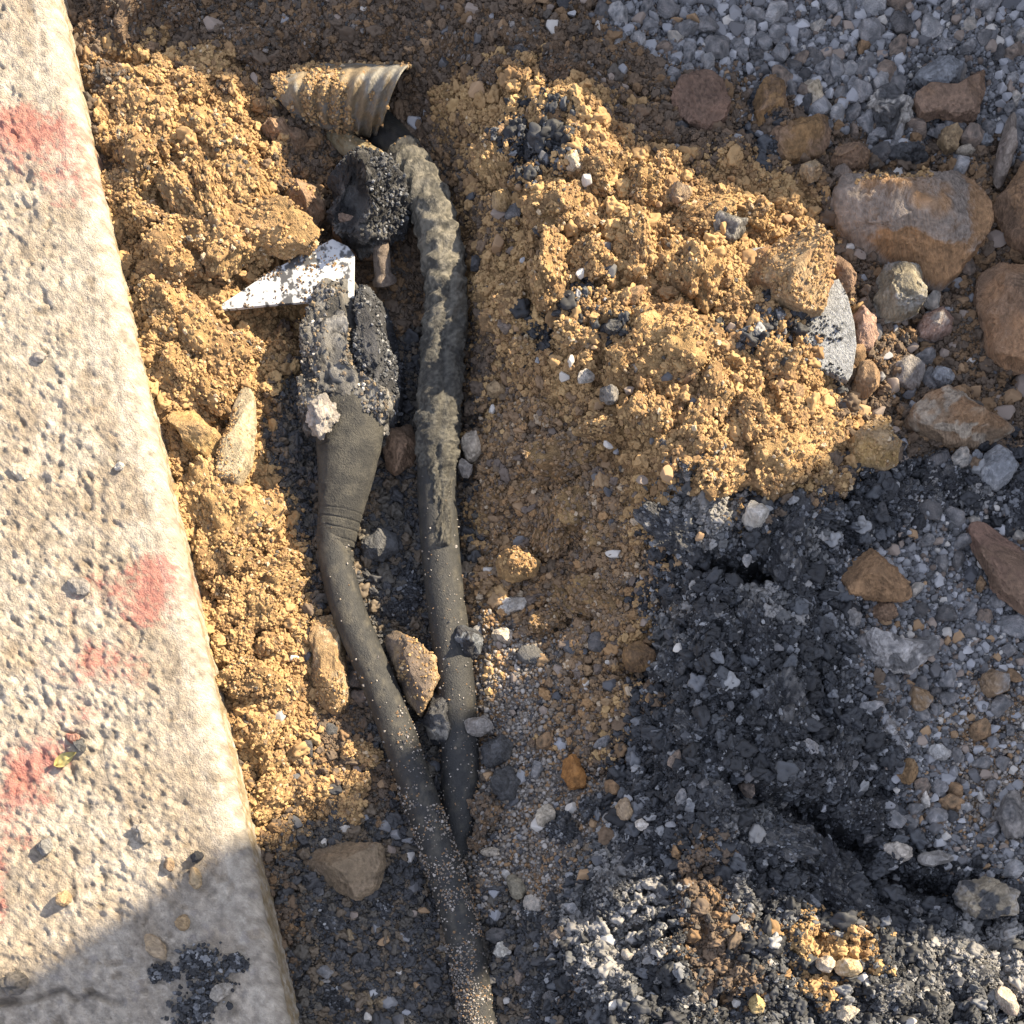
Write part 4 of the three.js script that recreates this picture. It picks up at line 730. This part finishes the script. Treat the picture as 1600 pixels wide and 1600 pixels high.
{ // dry leaf
  const nu = 26, nv = 14, pos = new Float32Array(nu * nv * 6), col = new Float32Array(nu * nv * 6), base = P(106, 1188, kerbTop);
  for (let s = 0; s < 2; s++) for (let j = 0; j < nv; j++) for (let i = 0; i < nu; i++) {
    const u = i / (nu - 1), v = j / (nv - 1) * 2 - 1, w = 9 * Math.sin(Math.PI * Math.pow(u, 0.8)) + 0.4, k = (s * nu * nv + j * nu + i) * 3;
    const lx = (u - 0.5) * 40, ly = v * w, a = -0.5, h = 0.003 + 0.004 * v * v + 0.006 * u + 0.0012 * noise3(u * 6, v * 3, 1, 241);
    pos[k] = (lx * Math.cos(a) - ly * Math.sin(a)) * U; pos[k + 1] = h - s * 0.0005; pos[k + 2] = (lx * Math.sin(a) + ly * Math.cos(a)) * U;
    const f = noise3(u * 9, v * 5, 3, 242), vein = Math.abs(v) < 0.1 ? 1.15 : 1; col[k] = (.33 + .08 * f) * vein; col[k + 1] = (.28 + .05 * f) * vein; col[k + 2] = .11 * vein;
  }
  const i1 = gridIndex(nu, nv), N = nu * nv, idx = []; for (let i = 0; i < i1.length; i += 3) idx.push(i1[i], i1[i + 1], i1[i + 2], i1[i] + N, i1[i + 2] + N, i1[i + 1] + N);
  const m = new THREE.Mesh(geo(pos, col, new Uint32Array(idx)), M({ side: THREE.DoubleSide, roughness: .7 })); m.position.copy(base);
  top(m, 'dry_leaf', 'small curled yellow-green leaf on the red-painted kerb', 'leaf');
}
{ // black crumbs spilled on the kerb
  const R = rng(251), list = [];
  for (let i = 0; i < 900; i++) { const cl = [[325, 1530, 34, 40], [370, 1505, 14, 10], [300, 1580, 30, 22], [255, 1520, 16, 10], [310, 1500, 26, 18]][Math.floor(R() * 5)]; const a = R() * 6.28, q = 0.62 * Math.sqrt(-2 * Math.log(1 - 0.97 * R())); const p = P(cl[0] + Math.cos(a) * q * cl[2], cl[1] + Math.sin(a) * q * cl[3], kerbTop); const c = pick(TAR, R()); if (kerbS(p.x, p.z) < 0.012) continue; const rad = 0.0011 + 0.0022 * R() * R(); list.push([p.x, kerbTop + rad * (0.3 + 1.6 * R()), p.z, c[1], c[2], c[3], rad, i + 9000]); }
  top(instanced(crumbGeo[2], mCrumbTar, list), 'asphalt_spill', 'spill of black asphalt crumbs on the shaded end of the kerb', 'asphalt', null, 'stuff');
}
// ------------------------------------------------------------------ labels that place a thing next to something one can find
const marks = [[560, 130, 'ribbed pipe fragment'], [575, 320, 'charred joint'], [440, 440, 'white shard'], [545, 570, 'torn sleeve end'], [540, 760, 'tapered sleeve'], [695, 420, 'ribbed wrapping'], [685, 760, 'wrapping\'s tail'], [300, 675, 'chisel-shaped stone'], [370, 685, 'pale flat stone'], [510, 1035, 'tall ochre stone'], [640, 1045, 'stone between cables'], [715, 1220, 'buried cable end'], [535, 1360, 'flat tan stone'], [700, 1380, 'sandy cable'], [810, 875, 'lone sunlit clod'], [800, 943, 'white pitted pebble'], [1183, 801, 'white egg-shaped pebble'], [1235, 425, 'sunlit soil-caked block'], [1295, 520, 'grey speckled shard'], [1430, 335], [1095, 155, 'reddish buried stone'], [1480, 130, 'brown clay piece'], [1385, 170, 'white-flecked lump'], [1405, 440, 'grey-green stone'], [1500, 650, 'long rusty rock'], [1375, 685, 'ochre lump'], [1370, 895, 'brown wedge stone'], [1400, 1010, 'pale asphalt plate'], [1555, 890, 'reddish slab'], [1241, 1075, 'bright white pebble'], [1250, 1275, 'dark cleft'], [1405, 1331, 'white kidney pebble'], [1550, 1400, 'tan crusted lump'], [1310, 1508, 'two golden pebbles'], [785, 1486, 'round white pebble'], [852, 1273, 'cream pointed pebble'], [898, 1205, 'orange clay lump'], [1575, 485, 'flat-faced boulder'], [1575, 230, 'long pale stone'], [1270, 143, 'cream oval pebble'], [898, 252, 'cream ridge pebble'], [1140, 350, 'black speckled lump'], [952, 615, 'black tar nub'], [1062, 298, 'grey brown ridge stone'], [100, 270, 'upper red paint'], [260, 940, 'middle red paint']].map(m => m[2] ? m : [...m, 'biggest boulder']);
const taken = new Set();
function placeLabel(what, x, y, alone = true) {
  const near = marks.map(([mx, my, n]) => ({ n, d: Math.hypot(mx - x, my - y), w: Math.abs(mx - x) > Math.abs(my - y) ? (x < mx ? 'left of' : 'right of') : (y < my ? 'above' : 'below') })).filter(m => m.d > 18).sort((a, b) => a.d - b.d);
  const tries = []; if (alone) tries.push(`${what} ${near[0].d < 70 ? 'just ' : ''}${near[0].w} the ${near[0].n}`);
  for (const [a, b] of [[0, 1], [0, 2], [1, 2], [0, 3], [1, 3], [0, 4], [2, 3], [1, 4], [2, 4], [3, 4], [0, 5], [1, 5], [0, 6]]) tries.push(`${what} ${near[a].w} the ${near[a].n}, ${near[b].w} the ${near[b].n}`);
  for (const t of tries) if (!taken.has(t) && t.split(/[ -]/).length <= 16) { taken.add(t); return t; }
  return null;
}
// ------------------------------------------------------------------ soil clods
{
  const R = rng(401);
  const mk = (k, c1, c2) => rockGeometry(ell(800, 800, 40 + 8 * (k % 3), 40 - 6 * (k % 4), 0, 400 + k), 0.034, 0, { seed: 410 + k, c1, c2, detail: 11, e: 0.85, cuts: 3, rough: 0.3, lumps: 0.006, lumpSize: 0.012 + 0.003 * (k % 3), grain: 0.0016 }).g;
  const ochreV = [...Array(10)].map((_, k) => mk(k, C.ochre, [.27, .172, .085])), brownV = [...Array(5)].map((_, k) => mk(k + 20, [.2, .13, .075], [.15, .105, .07]));
  const clod = (list, what, grp, lift = 0.2, zone = OCHRE) => { for (const [x, y, r0, k = 1] of list) {
    if (kerbS(wx(x), wx(y)) > -0.012) continue;
    const r = r0 * (0.8 + R() * .85), h = landPlan(x, y), p = P(x, y, h + r * U * 0.4), V = zone === BROWN ? brownV : ochreV, m = new THREE.Mesh(V[Math.floor(R() * V.length)], mGround), s = r / 40;
    m.position.set(p.x, h + r * U * lift, p.z); m.rotation.set((R() - .5) * .7, R() * 6.3, (R() - .5) * .7); m.scale.set(s * (0.75 + R() * .55), s * (0.75 + R() * .5), s * k * (0.75 + R() * .5));
    const size = r0 < 20 ? 'small' : r0 < 30 ? 'medium' : 'large';
    top(m, 'soil_clod', placeLabel(size + ' ' + what, x, y) || what + ' in the row nearest the kerb', 'soil clod', grp);
    crust(m, Math.round(13 * r), zone, 0.0021 / s, 420 + Math.floor(R() * 900), (a, b, c, d, e) => e > -0.15);
  } };
  clod([[215, 170, 38], [320, 95, 22], [250, 105, 16], [215, 240, 32], [245, 200, 30], [330, 220, 26], [365, 190, 22], [190, 295, 26], [225, 335, 40], [290, 320, 30], [330, 300, 26], [365, 280, 24], [400, 360, 46], [340, 365, 36], [265, 395, 34], [300, 260, 20], [235, 130, 18], [290, 140, 22]], 'ochre clod beside the kerb,', 'clods beside the upper kerb');
  clod([[250, 480, 34], [300, 520, 32], [350, 560, 34], [275, 580, 30], [380, 540, 24], [250, 535, 24], [320, 610, 28], [370, 600, 24], [425, 560, 18], [445, 540, 14]], 'ochre clod beside the kerb,', 'clods beside the kerb middle');
  clod([[340, 790, 28], [380, 800, 34], [410, 840, 28], [330, 860, 26], [365, 870, 30], [350, 915, 24], [430, 910, 28], [400, 950, 26], [450, 880, 22], [375, 1000, 30], [420, 1010, 26], [385, 1060, 28], [430, 1090, 22], [400, 1130, 28], [440, 1160, 20], [425, 1200, 24], [410, 1250, 26], [455, 1230, 16]], 'ochre clod beside the kerb,', 'clods beside the lower kerb');
  clod([[555, 1230, 20], [545, 1260, 16], [575, 1180, 16], [545, 1170, 14], [500, 1230, 16]], 'crumbly soil clod', 'clods left of the cable');
  clod([[752, 1290, 18], [758, 1262, 14], [746, 1318, 18]], 'dull brown clod', 'clods over the buried cable end', 0.3, BROWN);
  clod([[845, 175, 30], [900, 210, 32], [880, 320, 34], [940, 270, 28], [1000, 290, 34], [1040, 270, 26], [1100, 330, 30], [1170, 330, 24], [860, 420, 36], [800, 480, 30], [820, 545, 28], [930, 400, 34], [1000, 380, 38], [1080, 420, 36], [1150, 470, 30], [900, 520, 30], [980, 560, 34], [1060, 540, 36], [1120, 600, 32], [1010, 640, 34], [1090, 680, 36], [1170, 660, 36], [1240, 640, 32], [1210, 720, 34], [1280, 700, 30], [1120, 740, 30], [1300, 745, 26], [940, 660, 30], [1215, 560, 26], [780, 250, 24], [740, 190, 20], [700, 160, 16]], 'sunlit ochre clod', 'clods on the sunlit ridge', 0.1);
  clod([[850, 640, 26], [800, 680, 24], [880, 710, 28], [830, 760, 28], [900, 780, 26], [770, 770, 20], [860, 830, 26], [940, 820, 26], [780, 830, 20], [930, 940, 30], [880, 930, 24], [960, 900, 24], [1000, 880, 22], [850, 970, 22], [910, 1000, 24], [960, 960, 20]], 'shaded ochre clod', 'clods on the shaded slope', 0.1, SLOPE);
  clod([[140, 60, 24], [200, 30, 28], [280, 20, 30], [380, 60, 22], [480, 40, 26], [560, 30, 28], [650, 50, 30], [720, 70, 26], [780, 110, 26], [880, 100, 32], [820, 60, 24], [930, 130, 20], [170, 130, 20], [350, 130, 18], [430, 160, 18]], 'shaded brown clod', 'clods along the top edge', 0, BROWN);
}
// ------------------------------------------------------------------ gravel and loose pebbles
{
  const R = rng(501), tones = [[.28, .283, .298], [.22, .22, .228], [.37, .37, .38], [.13, .128, .132], [.26, .21, .175], [.48, .45, .41], [.09, .092, .1], [.32, .21, .12]];
  const mats = tones.map(t => new THREE.MeshStandardMaterial({ color: new THREE.Color().setRGB(...t), roughness: 0.85, vertexColors: true, map: speckTex, bumpMap: bumpTex, bumpScale: 0.0016 }));
  const geos = [...Array(9)].map((_, k) => { const g = lump(520 + k, 4, 0.35, 10 + k % 4, 0.8), p = g.attributes.position, col = new Float32Array(p.count * 3); for (let i = 0; i < p.count; i++) { const f = fbm(p.getX(i) * 3, p.getY(i) * 3, p.getZ(i) * 3 + k * 5, 4, 530), v = 1.05 + 0.9 * f; col[i * 3] = v * (1 + .1 * f); col[i * 3 + 1] = v; col[i * 3 + 2] = v * (1 - .08 * f); p.setXYZ(i, p.getX(i) * (1 + .12 * f), p.getY(i) * (1 + .12 * f), p.getZ(i) * (1 + .12 * f)); } g.setAttribute('color', new THREE.BufferAttribute(col, 3)); g.computeVertexNormals(); return planUV(g, 0.35, k * .17); });
  const spots = [], toneWord = ['blue-grey', 'grey', 'pale grey', 'dark grey', 'brownish', 'cream', 'black', 'orange-brown'], rest = [];
  function fill(n, keep, zoneTest, rmin, rmax, weights, where, grp, sink = 0.35, pack = 0.8) {
    const made = [], tot = weights.reduce((a, b) => a + b);
    for (let k = 0; k < n * 80 && made.length < n; k++) {
      const x = -30 + R() * 1660, y = -30 + R() * 1660, late = k / (n * 80), r = lerp(rmin, rmax, Math.pow(R(), 1.4) * (1 - late) + 0);
      if (!zoneTest(x, y) || spots.some(s => (s[0] - x) ** 2 + (s[1] - y) ** 2 < ((s[2] + r) * pack) ** 2)) continue;
      const q = [x, y, r]; spots.push(q); made.push(q);
    }
    made.sort((a, b) => b[2] - a[2]).forEach(([x, y, r], i) => {
      let w = R() * tot, t = 0; while (w > weights[t]) w -= weights[t++];
      const h = ground(wx(x), wx(y), false), p = P(x, y, h);
      if (i >= keep || x < 4 || y < 4 || x > 1596 || y > 1596) { rest.push([p.x, h + r * U * sink, p.z, ...tones[t], r * U * 1.15, Math.round(x * 77 + y)]); return; }
      const m = new THREE.Mesh(geos[Math.floor(R() * 9)], mats[t]);
      m.position.set(p.x, h + r * U * sink, p.z); m.rotation.set(R() * .9, R() * 6.3, R() * .9); m.scale.set(r * U * (1 + R() * .5), r * U * (0.8 + R() * .4), r * U * (1 + R() * .3));
      top(m, 'gravel_stone', placeLabel(toneWord[t] + ' stone ' + where, x, y) || toneWord[t] + ' gravel stone ' + where + ' among its like', 'gravel', grp + ', ' + toneWord[t]);
    });
  }
  const inGravel = (x, y) => zoneAt(x, y) === GRAVEL && y < 400, inRight = (x, y) => x > 1300 && y > 780 && (zoneAt(x, y) === GRAVEL || zoneAt(x, y) === MIX);
  const clear = (x, y) => !(x > 1410 && x < 1560 && y > 75 && y < 200);
  fill(760, 140, (x, y) => inGravel(x, y) && clear(x, y), 8, 21, [5, 3, 3, 1.5, 1.6, .6, .4, .2], 'in top gravel', 'gravel stones at top right', 0.4, 0.7);
  fill(420, 60, inRight, 5, 19, [3, 2.5, 2, 1.5, 1.5, 1, 1, 1.6], 'in right gravel', 'gravel stones at right', 0.35, 0.8);
  fill(120, 28, (x, y) => zoneAt(x, y) === BROWN && x > 1300 && y > 240 && y < 760, 6, 19, [1, 2, 1, 2, 3, 1, 1, 3], '', 'stones between the boulders', .35, .85);
  fill(110, 26, (x, y) => (zoneAt(x, y) === TAR || zoneAt(x, y) === PALE) && x > 850 && y > 780, 4, 12, [1.5, 2, 1.5, 3, 1, 1, 3, .6], 'in tar crumbs', 'stones in the asphalt crumbs', .3, 1);
  fill(150, 22, (x, y) => x > 430 && x < 960 && y > 1000 && kerbS(wx(x), wx(y)) < -0.03, 5, 16, [1, 2, 1, 2, 2, 1.4, 3, 1.5], '', 'stones round the lower cable', .3, 1);
  fill(110, 12, (x, y) => x > 120 && x < 1000 && y < 200 && zoneAt(x, y) === BROWN && kerbS(wx(x), wx(y)) < -0.03, 5, 16, [1, 1, 1, 2, 3, .5, 1, 3], 'in top soil', 'stones in the top soil', .3, 1);
  fill(110, 12, (x, y) => x > 850 && x < 1330 && y < 330 && zoneAt(x, y) === BROWN, 5, 16, [1, 1, 1, 2, 3, .5, 1, 3], '', 'stones under the gravel patch', .3, 1);
  fill(170, 24, (x, y) => (zoneAt(x, y) === OCHRE || zoneAt(x, y) === SLOPE) && x > 730 && y > 130 && y < 1130, 4, 13, [.3, .3, .3, 1, 2, 1, 2, 5], 'in ochre soil', 'stones in the ochre ridge', .4, 1);
  top(instanced(lump(577, 4, 0.4, 10), mCrumb, rest), 'loose_gravel', 'loose small gravel strewn over the dug ground', 'gravel', null, 'stuff');
  // asphalt lumps
  const lumps = [...Array(7)].map((_, k) => rockGeometry(ell(800, 800, 42 + 8 * (k % 3), 34 + 5 * (k % 2), 0, 600 + k), 0.034, 0, { seed: 610 + k, c1: C.tar, c2: [.06, .063, .07], c3: [.13, .13, .134], detail: 13, e: 0.8, cuts: 4, rough: 0.34, lumps: 0.006, lumpSize: 0.011 + .003 * (k % 3), grain: 0.0018, speck: .4 }).g);
  for (const [x, y, r0] of [[1065, 830, 40], [1225, 835, 34], [1285, 805, 24], [1105, 965, 30], [1185, 985, 36], [1060, 1045, 26], [1225, 1110, 38], [1315, 1065, 30], [1090, 1145, 30], [1305, 1195, 36], [1350, 1265, 30], [1120, 1265, 30], [1215, 1315, 40], [1295, 1370, 30], [1400, 775, 26], [1480, 745, 34], [1585, 775, 40], [1155, 1390, 26], [955, 1400, 30], [935, 1500, 28], [1075, 1565, 24], [1385, 1560, 28], [1445, 1505, 30], [1510, 1535, 34], [880, 1300, 24], [930, 1260, 20], [845, 1440, 24], [640, 1480, 16], [500, 1430, 28], [600, 1420, 16], [850, 1540, 24], [520, 1560, 24], [1210, 230, 18], [905, 112, 18], [1330, 375, 20], [655, 930, 18], [630, 960, 16], [640, 900, 16]]) {
    const r = r0 * (.9 + R() * .3), h = landPlan(x, y), p = P(x, y, h), m = new THREE.Mesh(lumps[Math.floor(R() * 7)], mTar), s = r / 40; m.position.set(p.x, h - r * U * .06, p.z); m.rotation.set((R() - .5) * .8, R() * 6.3, (R() - .5) * .8); m.scale.set(s * (.8 + R() * .6), s * (0.7 + R() * .4), s * (.8 + R() * .4));
    const size = r0 < 21 ? 'small' : r0 < 31 ? 'medium' : 'large';
    top(m, 'asphalt_lump', placeLabel(size + ' black asphalt lump', x, y) || 'black asphalt lump among its like', 'asphalt chunk', 'black asphalt lumps');
    crust(m, Math.round(r * 11), y > 1380 && x > 900 ? PALE : TAR, 0.0019 / s, 700 + x, (a, b, c, d, e) => e > -.1, mCrumbTar, 'tar_crumbs');
  }
}
// ------------------------------------------------------------------ beyond the frame: an unseen heap and pole, added to shade the site
{
  const sunT = Math.tan(ELEV);
  // crest of the heap: for each place across the sun's direction, how far out and how high it stands
  const shade = [[40, -10, 0.0], [110, 52, -0.01], [300, 88, 0.015], [520, 92, 0.01], [830, 132, 0.04], [1000, 250, 0.045], [1130, 305, 0.035], [1290, 372, 0.015], [1420, 290, 0.078], [1500, 480, 0.03], [1400, 640, 0.03], [1050, 1372, 0.05], [1200, 1395, 0.055], [1350, 1420, 0.055], [1480, 1440, 0.05], [1590, 1460, 0.04]];  // shadow edge that the added heap's crest is shaped to throw
  const pts = shade.map(([px, py, h]) => { const p = P(px, py, h); return { u: -AZ * p.x + AX * p.z, w: AX * p.x + AZ * p.z, h }; }).sort((a, b) => a.u - b.u);
  const edgeW = u => { const xt = (u + AX * 0.56) / -AZ, a = AX * xt + AZ * -0.56; const zr = (u + AZ * 0.56) / AX, b = AX * 0.56 + AZ * zr; return Math.min(a, b); };
  const crest = [];
  for (const q of pts) { const w = edgeW(q.u) + 0.74; crest.push([q.u, w, q.h + (w - q.w) * sunT]); }
  crest.unshift([crest[0][0] - 0.3, crest[0][1] - 0.25, 0.0]); crest.push([crest.at(-1)[0] + 0.35, crest.at(-1)[1], 0.0]);
  const nu = 300, nv = 110, pos = new Float32Array(nu * nv * 3), col = new Float32Array(nu * nv * 3);
  for (let j = 0, k = 0; j < nv; j++) for (let i = 0; i < nu; i++, k += 3) {
    const u = lerp(crest[0][0], crest.at(-1)[0], i / (nu - 1)); let s = 0; while (s < crest.length - 2 && u > crest[s + 1][0]) s++;
    const t = clamp((u - crest[s][0]) / (crest[s + 1][0] - crest[s][0])), w0 = lerp(crest[s][1], crest[s + 1][1], t), H = lerp(crest[s][2], crest[s + 1][2], t);
    const v = j / (nv - 1) * 2 - 1, w = w0 + (v < 0 ? v * 0.7 : v * 0.9), f = Math.max(0, 1 - Math.abs(v)), x = AX * w - AZ * u, z = AZ * w + AX * u;
    const y = -0.03 + (H + 0.03) * Math.pow(f, 0.9) + (f > 0 ? 0.02 * (dome2(x, z, 0.05, 801) - 0.5) * (1 - f * .6) : 0);
    pos[k] = x; pos[k + 1] = y; pos[k + 2] = z;
    dome2(x, z + y, 0.03, 805); const c = pick(BROWN, 0.5 * (cellId % 997) / 997 + 0.5 * clamp(0.4 + fbm(x * 9, y * 9, z * 9, 4, 806))); col[k] = c[1]; col[k + 1] = c[2]; col[k + 2] = c[3];
  }
  top(new THREE.Mesh(geo(pos, col, gridIndex(nu, nv)), mGround), 'shade_heap', 'unseen heap of brown soil, added and shaped to cast the upper shadow', 'shade heap');
  crust(scene.children.at(-1), 26000, BROWN, 0.006, 807, () => true);
  // unseen pole, added to cast the wide shadow strip over the lower site
  const a = P(372, 1310, 0.056), b = P(1000, 1372, 0.03), u1 = -AZ * a.x + AX * a.z, u2 = -AZ * b.x + AX * b.z, uc = (u1 + u2) / 2, r = (u2 - u1) / 2, w = 2.1;
  const prof = []; for (let i = 0; i <= 40; i++) { const y = -0.2 + i / 40 * 4.4; prof.push(new THREE.Vector2(r * (1.02 - 0.02 * i / 40), y)); } prof.push(new THREE.Vector2(0, 4.22));
  const g = new THREE.LatheGeometry(prof, 48), p = g.attributes.position, pc = new Float32Array(p.count * 3);
  for (let i = 0; i < p.count; i++) { const f = fbm(p.getX(i) * 60, p.getY(i) * 3, p.getZ(i) * 60, 3, 811); pc[i * 3] = .22 + .12 * f; pc[i * 3 + 1] = .17 + .1 * f; pc[i * 3 + 2] = .12 + .07 * f; }
  g.setAttribute('color', new THREE.BufferAttribute(pc, 3));
  const pole = new THREE.Mesh(g, mStone); pole.position.set(AX * w - AZ * uc, 0, AZ * w + AX * uc);
  top(pole, 'shade_pole', 'unseen round timber pole, added to cast the wide shadow strip', 'pole');
}
const renderer = new THREE.WebGLRenderer({ antialias: true });
renderer.setSize(1024, 1024);
renderer.shadowMap.enabled = true;
renderer.toneMapping = THREE.LinearToneMapping;
renderer.toneMappingExposure = EXPOSURE;
renderer.render(scene, camera);
